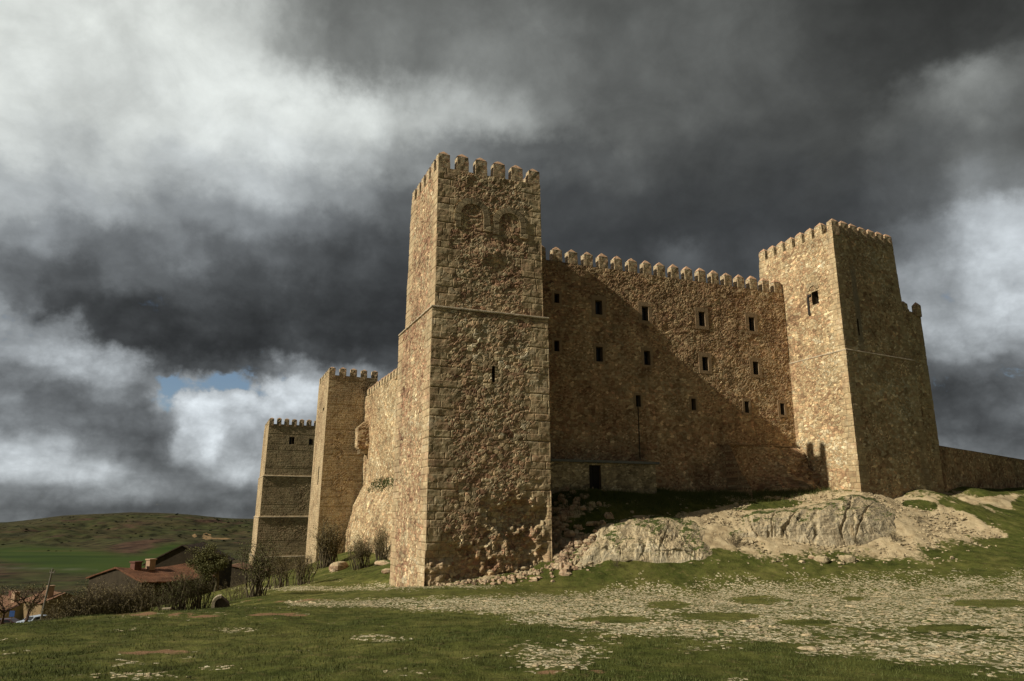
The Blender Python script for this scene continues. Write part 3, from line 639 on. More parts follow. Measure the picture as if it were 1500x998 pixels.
# --- near tower
def ero_A(S, s, z, q):
    n = fbm(q[:, 0]*.9+q[:, 1]*.9, z*.9, 41, 4, .6); n2 = fbm((q[:, 0]+q[:, 1])*2.6, z*2.6, 55, 3, .6)
    lim = np.interp(q[:, 0], [0, 1.5, 3.5, 7.4], [-2.4, -1.4, .6, 1.6])
    m_ = (S == 1)*sst(lim-z+(n-.5)*2.2, -.4, 1.4)
    m_ = m_*(1-sst(q[:, 0], 6.85, 7.3)*.9)
    e = -m_*(.08+.34*sst(n, .42, .62))+m_*(n2-.5)*.30
    blob = (S == 1)*np.exp(-(((q[:, 0]-3.75)/1.0)**2+((z-15.2)/.45)**2))*.12
    e = e+(S == 1)*(n-.5)*.08+(S == 1)*(n2-.5)*.05+blob+(S == 0)*(n-.5)*.06
    cor = np.minimum(q[:, 0]*0+9, 9); return e
t = .03
A = ring('tower', [(-9, 0, 7.42, 0, 7.85), (-3.7, 0, 7.42, 0, 7.85), (11.35, .02, 7.34, .02, 7.8), (11.62, .24, 7.12, .25, 7.1), (20.3, .24, 7.0, .25, 6.55)], M_A, castle,
         dens=(.09, .06, .4, 2.), rowstep=.07, holes=[(1, 3.72, 3.92, 7.3, 8.25), (0, 2.0, 2.18, 14.6, 15.3)], ero=ero_A)
A['label'] = 'tallest near tower of reddish rubble with two walled-up arches below its battlements'
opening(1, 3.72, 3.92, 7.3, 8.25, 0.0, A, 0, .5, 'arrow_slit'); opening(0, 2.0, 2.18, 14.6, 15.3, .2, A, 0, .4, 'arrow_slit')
merlons_side('u', 0.25+.28,   .24+.38, 7.0-.38, 6, 20.25, .78, .5, .98, .3, A, MS)
merlons_side('v', .24+.28, .25+.33+1.08, 6.55-.4, 5, 20.25, .72, .5, .98, .3, A, MS)
merlons_side('v', 7.0-.28, .25+.33+1.2, 6.55-.4, 4, 20.25, .72, .5, .98, .3, A, MS)
ledge('string_course', .0, 7.36, .0, 7.8, 11.46, .10, .045, A, M_STRING, 'WFR')
def blind_arch(c, zb, zs_, r_, wd, parent):
    mb = MB(); f = .25; n = 11; d0, d1 = -.05, .1
    for k in range(n):
        a0, a1 = math.pi*k/n, math.pi*(k+1)/n-.02
        q = [(c+rr*math.cos(a), dd, zs_+rr*math.sin(a)) for dd in (f+d0-random.uniform(0, .02), f+d1) for a in (a0, a1) for rr in (r_, r_+wd*random.uniform(.9, 1.1))]
        q = [(x-c, y-f, z-zb) for x, y, z in q]
        mb.add(q, [(0, 1, 3, 2), (4, 6, 7, 5), (0, 4, 5, 1), (2, 3, 7, 6), (1, 5, 7, 3), (0, 2, 6, 4)])
    for sg in (-1, 1):
        z = zb
        while z < zs_-.05:
            h = min(random.uniform(.32, .5), zs_-z); w = wd*random.uniform(.8, 1.3); x0, x1 = sorted((sg*r_, sg*(r_+w)))
            mb.box(x0, x1, d0-random.uniform(0, .02), d1, z-zb, z-zb+h-.02); z += h
    o = mb.build('blind_arch', M_TRIM); o.location = W(c, f, zb); o.rotation_euler = (0, 0, RZ); put_under(o, parent)
    # rubble filling set back a little inside the arch
blind_arch(2.45, 16.6, 17.5, .73, .40, A); blind_arch(4.9, 16.5, 17.3, .72, .40, A)
# --- front curtain
CV = 5.7; ZC = 17.45
wins = []
def fw(px, py0, py1, w): # window from measured spot on the curtain
    r = ray(px, (py0+py1)/2); n = np.array([V[0], V[1], 0]); tt = (n@O+CV)/(n@r); P_ = r*tt-O; u = P_[0]*U[0]+P_[1]*U[1]
    z = []
    for y in (py0, py1): r2 = ray(px, y); z.append((r2*((n@O+CV)/(n@r2)))[2])
    return (1, u-w/2, u+w/2, z[1], z[0])
rowA = [(815.5, 430, 444, .4, .18), (877, 440, 461, .58, .3), (945, 449, 470, .58, .3), (1028, 457, 478, .58, .32), (1101, 465, 485, .56, .32)]
rowB = [(815.5, 499, 515, .4, .18), (878, 508, 530, .56, .18), (948, 514, 535, .56, .2), (1033, 523, 543, .56, .3), (1107, 530, 549, .54, .3)]
rowC = [(935, 579, 596, .42, .14), (1016, 584, 601, .42, .14), (1094, 588, 605, .42, .2), (1146, 591, 608, .42, .22)]
allw = [(fw(*q[:4]), q[4]) for q in rowA+rowB+rowC]
def ero_cur(S, s, z, q):
    n = fbm(q[:, 0]*.5, z*.5, 61, 4, .6); return (S == 1)*((n-.5)*.12+sst(-z+1.2+(n-.5)*6, 0, 3)*.12)
CUR = ring('curtain_wall', [(-3, 7.0, 31.45, CV, CV+2), (ZC, 7.0, 31.45, CV, CV+2)], M_CUR, castle, dens=(1., .075, 1., 1.), rowstep=.075, holes=[w for w, _ in allw], corners=False, ero=ero_cur)
CUR['label'] = 'long curtain wall with three rows of small windows, joining the two big towers'
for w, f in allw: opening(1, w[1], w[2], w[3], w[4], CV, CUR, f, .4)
merlons_side('u', CV+.3, 8.35, 31.0, 19, ZC-.05, .72, .55, .98, .34, CUR, MS)
pipe = MB(); pipe.tube([(0, 0, 0), (0, 0, 4.3)], .035, 8); 
po = pipe.build('drainpipe', M_PIPE)
_w = fw(935, 596, 673, .3); po.location = W((_w[1]+_w[2])/2, CV-.1, _w[3]); put_under(po, CUR)
# --- east tower
def ero_C(S, s, z, q):
    n = fbm((q[:, 0]+q[:, 1])*.7, z*.7, 71, 4, .6); return (n-.5)*.06
holesC = [(0, 2.12, 2.82, 15.7, 16.75), (0, 2.75, 2.93, 13.3, 15.15), (1, 33.3, 33.5, 12.9, 14.2)]
C = ring('tower', [(-3, 31.45, 39.8, 0, 9), (1.4, 31.45, 39.8, 0, 9), (11.55, 31.42, 39.7, .0, 9), (11.75, 31.5, 39.5, .12, 8.8), (21.0, 31.55, 39.0, .15, 8.3)], M_C, castle,
         dens=(.09, .09, .6, 2.), rowstep=.085, holes=[(0, 2.12, 2.82, 15.7, 16.75), (1, 33.3, 33.5, 12.9, 14.2)], ero=ero_C, stripe=(9+2.1, 11.8, 18.6, .75), skew=1.05)
C['label'] = 'east tower of warm stone with one arched opening on its sunlit side'
opening(0, 2.12, 2.82, 15.7, 16.75, 31.5, C, 0, .7, 'window'); opening(1, 33.3, 33.5, 12.9, 14.2, .13+.30, C, 0, .5, 'arrow_slit')
merlons_side('u', .15+.29, 31.55+.4, 39.0-.4, 7, 20.95, .8, .5, .88, .3, C, MS, skew=.88)
merlons_side('v', 31.55+.27, .15+1.4, 8.3-.4, 7, 20.95, .76, .5, .88, .3, C, MSC)
ledge('string_course', 31.42, 39.7, -.01, 9, 11.58, .09, .035, C, M_STRING, 'WF', skew=1.03)
# arched hood over the opening
mb = MB()
for k in range(7):
    a0, a1 = math.pi*k/7, math.pi*(k+1)/7-.03
    q = [(dd, rr*math.cos(a), 1.25+rr*math.sin(a)) for dd in (-.05, .06) for a in (a0, a1) for rr in (.34, .62)]
    mb.add(q, [(0, 1, 3, 2), (4, 6, 7, 5), (0, 4, 5, 1), (2, 3, 7, 6), (1, 5, 7, 3), (0, 2, 6, 4)])
q_ = mb.build('window_arch', M_TRIM); q_.location = W(31.5, 2.6, 15.65); q_.rotation_euler = (0, 0, RZ); put_under(q_, C)
uvbox('drain_groove', [(31.42, 31.5, 3.06, 3.24, 15.0, 16.45), (31.42, 31.5, 2.82, 3.16, 16.45, 16.62)], M_PIPE, C, (31.42, 3.06, 15.0))
# --- wing behind the east tower
WG = ring('curtain_wall', [(-3, 39.0, 42.4, 1.4, 9), (5.3, 39.0, 42.3, 1.4, 9), (15.9, 39.0, 42.1, 1.4, 9)], M_C, castle, dens=(.6, .09, .5, 2.), rowstep=.09, stripe=(-50, 0, 1, 0.), ero=ero_C, skew=.45)
WG['label'] = 'short wing wall stepping down behind the east tower'
merlons_side('u', 1.8, 40.2, 41.7, 2, 15.8, .5, .5, .7, .3, WG, MSC)
merlons_side('v', 41.8, 3.0, 8.2, 5, 15.8, .55, .5, .7, .3, WG, MSC)
# --- broken footing in the corner below the curtain
def ero_f(S, s, z, q):
    n = fbm((q[:, 0]+q[:, 1])*1.5, z*1.5, 81, 4, .6); k = sst(z, 1.0, 5.2)
    lf = 1-sst(q[:, 0], 26.5, 30.8)*(.75+.5*n)
    return (n-.55)*.7*(1-lf)-(S == 1)*(k*.25*(1-lf)+lf*(5.72-q[:, 1]))
FT = ring('footing', [(-3, 24.5, 31.6, 2.6, 5.75), (1.6, 24.5, 31.6, 3.0, 5.75), (2.8, 24.5, 31.55, 4.0, 5.75), (4.7, 24.5, 31.5, 5.0, 5.75), (4.95, 24.5, 31.48, 5.3, 5.75)], M_CUR, castle, dens=(.1, .1, 1., 1.), rowstep=.1, corners=False, ero=ero_f, top_jag=.2)
FT['label'] = 'crumbled footing in the corner of curtain wall and east tower'
# --- west curtain, with battered base
WU = 4.75; ZW = 12.6
def ero_w(S, s, z, q):
    n = fbm(q[:, 1]*.35, z*.35, 91, 4, .55); return (S == 0)*(n-.5)*.5+(S == 1)*0
WC = ring('curtain_wall', [(-8, WU, WU+2, 7.5, 42.3), (ZW, WU, WU+2, 7.5, 42.3)], M_W, castle, dens=(.14, 1., 1., 1.), rowstep=.12, corners=False, ero=ero_w)
WC['label'] = 'sunlit west curtain wall running back behind the near tower'
merlons_side('v', WU+.3, 9.5, 41.6, 26, ZW, .82, .5, .7, .3, WC, MSC)
def ero_b(S, s, z, q):
    n = fbm(q[:, 1]*.45, z*.45, 95, 5, .6); e = (n-.5)*.9
    k = np.clip((z+9)/(11.5), 0, 1); e = e*.7
    e = e*1.0-(S == 0)*sst(q[:, 1], 40, 42.5)*.3; return e
BT = ring('talus', [(-9, 2.6, WU+.2, 14, 42.1), (-2, 3.1, WU+.2, 14, 42.1), (.6, 3.5, WU+.2, 14, 42.1), (2.2, 4.2, WU+.2, 14, 42.1), (2.9, 4.7, WU+.2, 14, 42.1)], M_W, castle, dens=(.15, 1., 1., 1.), rowstep=.13, corners=False, ero=ero_b)
BT['label'] = 'rough rubble batter bulging from the foot of the west curtain wall'
# garderobe turret
uvt = ring('turret', [(6.6, 3.85, WU+.1, 40.2, 41.7), (6.9, 3.65, WU+.1, 40.1, 41.8), (8.9, 3.65, WU+.1, 40.1, 41.8), (9.6, 4.4, WU+.1, 40.3, 41.7)], M_W, castle, dens=(.15, .15, 1., 1.), rowstep=.15, corners=False)
uvt['label'] = 'small box turret on corbels high on the west curtain wall'
for vv in (40.4, 41.0, 41.6): uvbox('corbel', [(3.95, WU+.2, vv-.12, vv+.12, 6.1, 6.62)], M_TRIM, uvt, (3.95, vv, 6.1))
# --- middle west tower
holesE = [(0, 44.3, 45.2, 11.1, 11.45), (0, 44.6, 45.2, 2.9, 4.9)]
E_ = ring('tower', [(-10, .2, 6.1, 42.2, 50.6), (-5, .25, 6.1, 42.2, 50.5), (14.8, .55, 6.0, 42.25, 50.3)], M_E, castle, dens=(.14, .1, 1., 2.), rowstep=.11, holes=holesE, skew=.42)
E_['label'] = 'slender middle tower on the west side, lit on its narrow face'
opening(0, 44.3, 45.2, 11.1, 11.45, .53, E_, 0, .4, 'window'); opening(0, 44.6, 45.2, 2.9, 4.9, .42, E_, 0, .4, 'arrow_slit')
merlons_side('u', 42.25+.28, .55+.32, 5.7, 5, 14.75, .7, .5, .85, .18, E_, MS, skew=.38)
merlons_side('v', .55+.28, 42.25+1.5, 49.9, 6, 14.75, .7, .5, .85, .18, E_, MSC)
# --- far west tower
holesD = [(1, -.1, .75, 10.25, 11.4), (1, 3.2, 3.9, 10.3, 11.2)]
D_ = ring('tower', [(-12, -3.6, 6, 79, 90.6), (-6.7, -3.5, 6, 79, 90.5), (-6.4, -3.3, 6, 79.15, 90.4), (-.8, -3.25, 6, 79.2, 90.3), (-.55, -3.1, 6, 79.35, 90.2), (5.3, -3.05, 6, 79.4, 90.2), (5.55, -2.9, 6, 79.55, 90.1), (13.3, -2.75, 6, 79.6, 90)], M_E, castle,
          dens=(.16, .12, 1., 2.), rowstep=.12, holes=holesD, skew=.7)
D_['label'] = 'farthest west tower, banded by two thin string courses'
for h in holesD: opening(1, h[1], h[2], h[3], h[4], 79.6+.7*(h[1]+3.6)/9.6, D_, 0, .5)
merlons_side('u', 79.6+.28, -2.75+.35, 5.6, 8, 13.25, .72, .5, .88, .18, D_, MS, skew=.62)
merlons_side('v', -2.75+.28, 79.6+1.6, 89.6, 8, 13.25, .72, .5, .88, .18, D_, MSC)
ledge('string_course', -3.28, 6, 79.17, 90.3, -.8, .09, .04, D_, M_STRING, 'WF', skew=.7); ledge('string_course', -3.07, 6, 79.37, 90.2, 5.3, .09, .04, D_, M_STRING, 'WF', skew=.7)
ledge('string_course', -3.52, 6, 79.0, 90.5, -6.6, .12, .05, D_, M_STRING, 'WF', skew=.7)
# ------------------------------------------------------------------ shed against the curtain
shed = empty('stone_shed', W(9, 3.9, 1.1), 0, 'low lean-to stone shed with a flat slab roof and dark doorway against the curtain wall', 'shed')
ring('wall', [(-1.5, 7.6, 17.25, 4.0, CV-.2), (3.15, 7.6, 17.2, 4.0, CV-.2)], M_SHED, shed, dens=(1., .08, .2, 1.), rowstep=.08, corners=False, holes=[(1, 12.1, 12.98, .9, 3.0)])
do = opening(1, 12.1, 12.98, .9, 3.0, 4.0, shed, 0, .3, 'door', mats=[M_REV, M_DOOR])
uvbox('roof', [(7.5, 17.45, 3.82, CV-.12, 3.16, 3.32)], M_SLAB, shed, (7.6, 4.0, 3.15))
# ------------------------------------------------------------------ perimeter wall to the right
mbz = ring('stone_wall', [(-2, 42.2, 76, 1.8, 2.5), (3.95, 42.2, 76, 1.8, 2.4)], M_WALL, None, dens=(1., .1, 1., 5.), rowstep=.1, corners=False, ero=lambda S, s, z, q: np.where(S == 1, -.17*(q[:, 0]-42.2), np.where(S == 3, .17*(q[:, 0]-42.2), 0))+(fbm(q[:, 0]*.6, z*.6, 13)-.5)*.12)
me = mbz.data
co = np.zeros(len(me.vertices)*3); me.vertices.foreach_get('co', co); co = co.reshape(-1, 3); pu_ = np.zeros(len(co)); me.attributes['pu'].data.foreach_get('value', pu_)
ulen = co[:, 0]*U[0]+co[:, 1]*U[1]; k = sst(co[:, 2], 0, 3.95); co[:, 2] += k*(1.15-ulen*.045); me.vertices.foreach_set('co', co.ravel()); me.update()
tag(mbz, 'low dark stone wall running right from the foot of the east tower', 'stone wall')
# ------------------------------------------------------------------ rock outcrops
def rockmat(name, ramp_, scl=1.0, vert=.35, disp=.25, ckc=(.10, .085, .06)):
    m, nb, b, out = new_mat(name); g = nb.node('ShaderNodeNewGeometry').outputs['Position']; x, y, z = nb.sep(g)
    q = nb.comb(x, y, nb.math('MULTIPLY', z, vert)); w = nb.noise(q, 1.1*scl, 8., .62, dist=.4)
    f = nb.noise(g, 7., 7., .65); v = nb.voro(nb.vmath('ADD', q, nb.vmath('SCALE', nb.noise(g, 1.5, 4., .5, col=True), .6)), .85*scl, 'DISTANCE_TO_EDGE', 1., '3D').outputs['Distance']
    crack = nb.math('MAXIMUM', nb.smooth(v, .0, .03), nb.smooth(nb.noise(g, .6, 3., .5), .42, .52))
    c = nb.ramp(w, ramp_); c = nb.mix(1., c, nb.ramp(f, [(.3, .7), (.7, 1.2)]), 'MULTIPLY')
    c = nb.mix(crack, ckc, c)
    band_ = nb.noise(nb.comb(nb.math('MULTIPLY', x, .1), nb.math('MULTIPLY', y, .1), z), 2.2, 5., .6)
    c = nb.mix(1., c, nb.ramp(band_, [(.35, .75), (.6, 1.12)]), 'MULTIPLY')
    # soil and grass holding on flatter ground
    nz = nb.sep(nb.node('ShaderNodeNewGeometry').outputs['True Normal'])[2]
    so = nb.smooth(nb.math('ADD', nz, nb.math('MULTIPLY', nb.math('SUBTRACT', nb.noise(g, 1.6, 6., .65), .5), 1.3)), .52, .80)
    c = nb.mix(so, c, nb.mix(f, (.36, .27, .155), (.56, .46, .30)))
    gr = nb.smooth(nb.math('ADD', nz, nb.math('MULTIPLY', nb.math('SUBTRACT', nb.noise(g, .9, 7., .65), .5), 1.9)), .90, 1.0)
    c = nb.mix(gr, c, (.075, .09, .024))
    nb.l.new(c, b.inputs['Base Color'])
    bump(nb, b, nb.math('ADD', nb.math('MULTIPLY', w, 2.), nb.math('ADD', nb.math('MULTIPLY', f, .5), nb.math('MULTIPLY', crack, .5))), disp*.75)
    return m
M_RG = rockmat('grey_limestone', [(.25, (.22, .165, .10)), (.42, (.40, .325, .215)), (.56, (.50, .425, .295)), (.68, (.48, .36, .21)), (.8, (.30, .19, .11))])
M_RC = rockmat('cream_limestone', [(.25, (.33, .24, .13)), (.45, (.50, .41, .26)), (.6, (.60, .52, .37)), (.8, (.46, .31, .17))], ckc=(.30, .22, .13))
def outcrop(name, foot, top, prof, mat, label, seed, amp=.5, fiss=.6, ns=420, ntt=130, sink=.5, off=.35):
    """surface swept between a foot line and a top line (world x,y) with a cliff profile, pushed about by ridged noise"""
    foot = np.array(foot); top = np.array(top); sf = np.linspace(0, 1, len(foot)); s = np.linspace(0, 1, ns); t = np.linspace(0, 1, ntt)
    fx = np.stack([np.interp(s, sf, foot[:, k]) for k in (0, 1)], -1); tx = np.stack([np.interp(s, np.linspace(0, 1, len(top)), top[:, k]) for k in (0, 1)], -1)
    S, T = np.meshgrid(s, t, indexing='ij')
    px_, pz_ = zip(*prof); cyc = np.arange(len(prof))/(len(prof)-1.)
    hx = np.interp(T, cyc, px_); hz = np.interp(T, cyc, pz_)
    X = fx[:, None, 0]*(1-hx)+tx[:, None, 0]*hx; Y = fx[:, None, 1]*(1-hx)+tx[:, None, 1]*hx
    zf = H(fx[:, 0], fx[:, 1], False)[:, None]; zt = H(tx[:, 0], tx[:, 1], False)[:, None]
    env = np.sin(np.pi*np.clip(S, 0, 1))**.5
    Hh = H(X.ravel(), Y.ravel(), False).reshape(X.shape)
    Z = zf+(zt-zf)*hz; Z = np.maximum(Z, Hh-.3)*env+(Hh-.6)*(1-env)
    dirn = (tx-fx); dl = np.linalg.norm(dirn, axis=1, keepdims=True); dn = -dirn/dl
    arc = S*np.linalg.norm(foot[-1]-foot[0])
    rid = 1-np.abs(2*fbm(arc*.55+Z*.1, Z*.25, seed, 5, .55)-1)
    fs = np.abs(2*fbm(arc*.9+5+fbm(arc*.4, Z*.5, seed+9)*1.3, Z*.18+3, seed+3, 3, .5)-1); fis = -np.exp(-(fs/.05)**2)
    bedding = fbm(arc*.15, Z*2.6, seed+20, 4, .6)-.5; lump = fbm(arc*1.6, Z*2.0, seed+30, 4, .6)-.5
    d = (off+amp*(rid-.6)+fiss*fis*.7+bedding*.45+lump*.4)*np.sin(np.pi*np.clip(T*1.0, 0, 1))**.6*env
    X = X+dn[:, None, 0]*d; Y = Y+dn[:, None, 1]*d; Z = Z+(lump*.35+.15*rid)*env*np.sin(np.pi*T)**.6 - sink*(1-env) - .25*(T < .02)-.2*(T > .98)
    c0 = np.array([X.mean(), Y.mean(), Z.min()])
    i = np.arange(ns-1)[:, None]*ntt; j = np.arange(ntt-1)[None]
    F = np.stack([i+j, i+ntt+j, i+ntt+j+1, i+j+1], -1).reshape(-1, 4)
    o = mesh_obj(name, np.stack([X, Y, Z], -1).reshape(-1, 3)-c0, F, mat, smooth=True); o.location = c0
    return tag(o, label, 'rock')
def gp(px, py, Y): q = atY(px, py, Y); return (q[0], q[1])
outcrop('rock_outcrop', [gp(800, 835, 41.5), gp(870, 828, 42.3), gp(950, 830, 42.6), gp(1010, 826, 43), gp(1075, 812, 44)],
        [gp(850, 780, 45), gp(900, 770, 46), gp(960, 762, 47.2), gp(1020, 758, 48), gp(1060, 755, 48.5)],
        [(0, 0), (.06, .18), (.12, .34), (.22, .42), (.45, .60), (.75, .85), (1, 1)], M_RC, 'cream limestone ledge with a low pale cliff, left part of the bank before the castle', 3, .28, .15, off=.1)
outcrop('rock_outcrop', [gp(1045, 792, 45.2), gp(1100, 789, 45.8), gp(1150, 792, 46.1), gp(1225, 808, 46), gp(1280, 806, 46.4), gp(1345, 795, 47.4)],
        [gp(1045, 757, 48.6), gp(1100, 745, 49.8), gp(1180, 738, 50.8), gp(1250, 735, 51.8), gp(1310, 737, 52.0), gp(1350, 748, 52.0)],
        [(0, 0), (.08, .24), (.16, .50), (.26, .68), (.45, .84), (.7, .95), (1, 1)], M_RG, 'grey fissured limestone cliff below the east tower, right of the cream ledge', 11, .45, .6, off=.12)
# ------------------------------------------------------------------ boulders
def boulder(name, loc, s, mat, label, group=None, seed=0, cat='boulder'):
    n, k = 14, 20; vs = []; fs = []
    th_, ph_ = np.meshgrid(np.linspace(0, math.pi, n), np.linspace(0, 2*math.pi, k, endpoint=False), indexing='ij')
    X = np.sin(th_)*np.cos(ph_); Y = np.sin(th_)*np.sin(ph_); Z = np.cos(th_)
    f = .75+.45*fbm(X*1.3+seed*3.1+Z, Y*1.3+Z*1.1, seed, 4, .55); f = np.round(f*9)/9*.5+f*.5
    X, Y, Z = [np.sign(q)*np.abs(q)**.8*f for q in (X, Y, Z)]
    V_ = np.stack([X*s[0], Y*s[1], Z*s[2]], -1).reshape(-1, 3)
    for i in range(n-1):
        for j in range(k): fs.append((i*k+j, (i+1)*k+j, (i+1)*k+(j+1) % k, i*k+(j+1) % k))
    o = mesh_obj(name, V_, fs, mat); o.location = loc; o.rotation_euler = (0, 0, seed*1.3)
    return tag(o, label, cat, group)
M_STN = rockmat('loose_limestone', [(.3, (.27, .20, .12)), (.5, (.44, .355, .225)), (.7, (.56, .47, .32))], 2., 1., .1)
M_STR = rockmat('reddish_rubble', [(.3, (.26, .16, .10)), (.5, (.42, .29, .19)), (.7, (.52, .42, .29))], 2., 1., .1)
def bpx(px, py, Y, s, mat, label, seed, group=None, dz=.15):
    r = ray(px, py); x = r[0]/r[1]*Y; boulder('boulder', (x, Y, Hs(x, Y)+s[2]*dz), s, mat, label, group, seed)
bpx(564, 820, 54, (.8, .5, .22), M_STR, 'long flat boulder in grass beside the left edge of the near tower', 2)
bpx(570, 833, 50, (.5, .35, .18), M_STR, 'rounded boulder in grass just below the long flat one, left of the near tower', 5)
bpx(497, 822, 62, (.9, .6, .5), M_STR, 'pale boulder at the foot of the rubble batter among brown shrubs', 8)
bpx(1204, 824, 43.6, (.42, .3, .26), M_STN, 'pale boulder lying in grass before the grey cliff', 9)
bpx(1242, 821, 44, (.5, .35, .3), M_STN, 'larger cream boulder at the foot of the grey cliff, right end', 12)
bpx(1189, 820, 44, (.25, .2, .16), M_STR, 'small orange boulder in grass beside the pale one', 13)
bpx(881, 808, 43.2, (.5, .35, .3), M_STR, 'brown boulder on the slope left of the cream ledge', 14)
# rubble below the shed, right of the near tower: uncountable tumble
vsR = []; fsR = []
def chips(n, fx, size, flatn=.35, sink=.3):
    for i in range(n):
        x, y, sc_ = fx(); z = Hs_fast(x, y); k = len(vsR)
        a = random.uniform(0, 6.28); sx_, sy_, sz_ = sc_*random.uniform(.6, 1.3), sc_*random.uniform(.5, 1.), sc_*flatn*random.uniform(.6, 1.3)
        c, s_ = math.cos(a), math.sin(a); m_ = 6
        for lv, (rr, hh_) in enumerate(((1.0, -sink), (1.05, .35), (.62, 1.0))):
            for q in range(m_):
                an = 2*math.pi*q/m_+random.uniform(-.25, .25); r0 = rr*random.uniform(.8, 1.15)
                X_, Y_ = sx_*r0*math.cos(an), sy_*r0*math.sin(an)
                vsR.append((x+c*X_-s_*Y_, y+s_*X_+c*Y_, z+sz_*hh_*random.uniform(.85, 1.1)))
        for lv in (0, 1):
            for q in range(m_): fsR.append((k+lv*m_+q, k+lv*m_+(q+1) % m_, k+(lv+1)*m_+(q+1) % m_, k+(lv+1)*m_+q))
        fsR.append(tuple(k+2*m_+q for q in range(m_)))
# fast bilinear height lookup on a regular grid
gxs = np.arange(-45, 75, .25); gys = np.arange(6, 100, .25); GXX, GYY = np.meshgrid(gxs, gys, indexing='ij'); HG = H(GXX.ravel(), GYY.ravel()).reshape(GXX.shape)
def Hs_fast(x, y):
    i = (x+45)/.25; j = (y-6)/.25; i0_, j0_ = int(i), int(j); a, b_ = i-i0_, j-j0_
    return float((HG[i0_, j0_]*(1-a)+HG[i0_+1, j0_]*a)*(1-b_)+(HG[i0_, j0_+1]*(1-a)+HG[i0_+1, j0_+1]*a)*b_)
def rub1():
    t = random.random(); v = 4.2-5.2*t**.9+random.gauss(0, .5); u = 8.1+random.expovariate(1/1.3)-.9*t+.2; x, y, _ = W(max(u, 7.2), v); return x, y, random.uniform(.1, .34)*(1.3 if random.random() < .1 else 1)
chips(210, rub1, 0, .7, .4)
def rub2():
    u = random.uniform(.5, 7.6); x, y, _ = W(u, -.25-abs(random.gauss(0, .5))-.1*(7.6-u)*.2); return x, y, random.uniform(.06, .22)
chips(160, rub2, 0, .7, .4)
tag(mesh_obj('rubble', vsR, fsR, M_STR), 'tumbled masonry rubble at the right foot of the near tower', 'rubble', kind='stuff')
# limestone chips over the meadow
cand = np.where((stone > .12) & (RR_.ravel() > 9) & (RR_.ravel() < 46) & (np.abs(AA.ravel()) < .68))[0]
wgt = (stone[cand]**1.5)*RR_.ravel()[cand]**2; wgt /= wgt.sum(); vsR = []; fsR = []
pick = rng.choice(cand, 6500, p=wgt); it = iter(pick)
def rub3():
    i = next(it); return GX[i]+random.uniform(-.2, .2), GY[i]+random.uniform(-.2, .2), random.uniform(.025, .07)*(2.8 if random.random() < .03 else 1)
chips(6500, rub3, 0, .28, .4)
tag(mesh_obj('limestone_chips', vsR, fsR, M_STN), 'pale flat limestone chips strewn through the meadow grass', 'stones', kind='stuff')
cand = np.where((soil > .15) & (RR_.ravel() > 38) & (RR_.ravel() < 60))[0]; wgt = soil[cand]/soil[cand].sum(); it = iter(rng.choice(cand, 4200, p=wgt)); vsR = []; fsR = []
def rub4():
    i = next(it); return GX[i]+random.uniform(-.3, .3), GY[i]+random.uniform(-.3, .3), random.uniform(.03, .11)*(2.2 if random.random() < .03 else 1)
chips(4200, rub4, 0, .6, .4)
tag(mesh_obj('bank_stones', vsR, fsR, M_STN), 'small stones scattered over the bare bank before the castle', 'stones', kind='stuff')
# ------------------------------------------------------------------ grass
def leafmat(name, c1, c2, trans=.15):
    m, nb, b, out = new_mat(name); oi = nb.node('ShaderNodeNewGeometry').outputs['Random Per Island']
    p = nb.node('ShaderNodeNewGeometry').outputs['Position']; n = nb.noise(p, .6, 4., .6)
    nb.l.new(nb.mix(nb.math('ADD', nb.math('MULTIPLY', oi, .6), nb.math('MULTIPLY', nb.math('SUBTRACT', n, .3), .9), clamp=True), c1, c2), b.inputs['Base Color'])
    b.inputs['Roughness'].default_value = .7; return m
M_GR = leafmat('grass_blades', (.036, .054, .011), (.115, .125, .035))
def blades(n, pos, hmin, hmax, wd, name, label, mat):
    x, y, z, hs = pos; n = len(x); a = rng.uniform(0, 2*math.pi, n); h = rng.uniform(hmin, hmax, n)*hs; w = wd*rng.uniform(.6, 1.3, n)*(hs**.5); l = rng.uniform(.2, .9, n)*h; b2 = rng.uniform(0, 2*math.pi, n)
    p0 = np.stack([x-np.cos(a)*w, y-np.sin(a)*w, z-.02], -1); p1 = np.stack([x+np.cos(a)*w, y+np.sin(a)*w, z-.02], -1)
    p2 = np.stack([x+np.cos(b2)*l, y+np.sin(b2)*l, z+h], -1)
    Vv = np.stack([p0, p1, p2], 1).reshape(-1, 3); Ff = np.arange(3*n).reshape(-1, 3)
    o = mesh_obj(name, Vv, Ff, mat); return tag(o, label, 'grass', kind='stuff')
rr_ = RR_.ravel(); cand = np.where((rr_ > 8) & (rr_ < 60) & (np.abs(AA.ravel()) < .70))[0]
pat = fbm(GX[cand]/.9, GY[cand]/.9, 77, 4, .6)
wgt = (1-.6*dry[cand])*rr_[cand]**1.55*np.clip(1-stone[cand]*1.0, .04, 1)*np.clip(1-soil[cand]*1.6, .0, 1)*np.clip(1-red[cand]*1.3, .02, 1)*(.25+sst(pat, .4, .65)); wgt /= wgt.sum()
ii = rng.choice(cand, 260000, p=wgt)
jx = GX[ii]+rng.normal(0, .06, len(ii)); jy = GY[ii]+rng.normal(0, .06, len(ii)); hs_ = .6+.8*fbm(jx/1.3, jy/1.3, 99)
blades(0, (jx, jy, GZ[ii], hs_), .02, .06, .007, 'grass', 'short green meadow grass in front of the castle', M_GR)
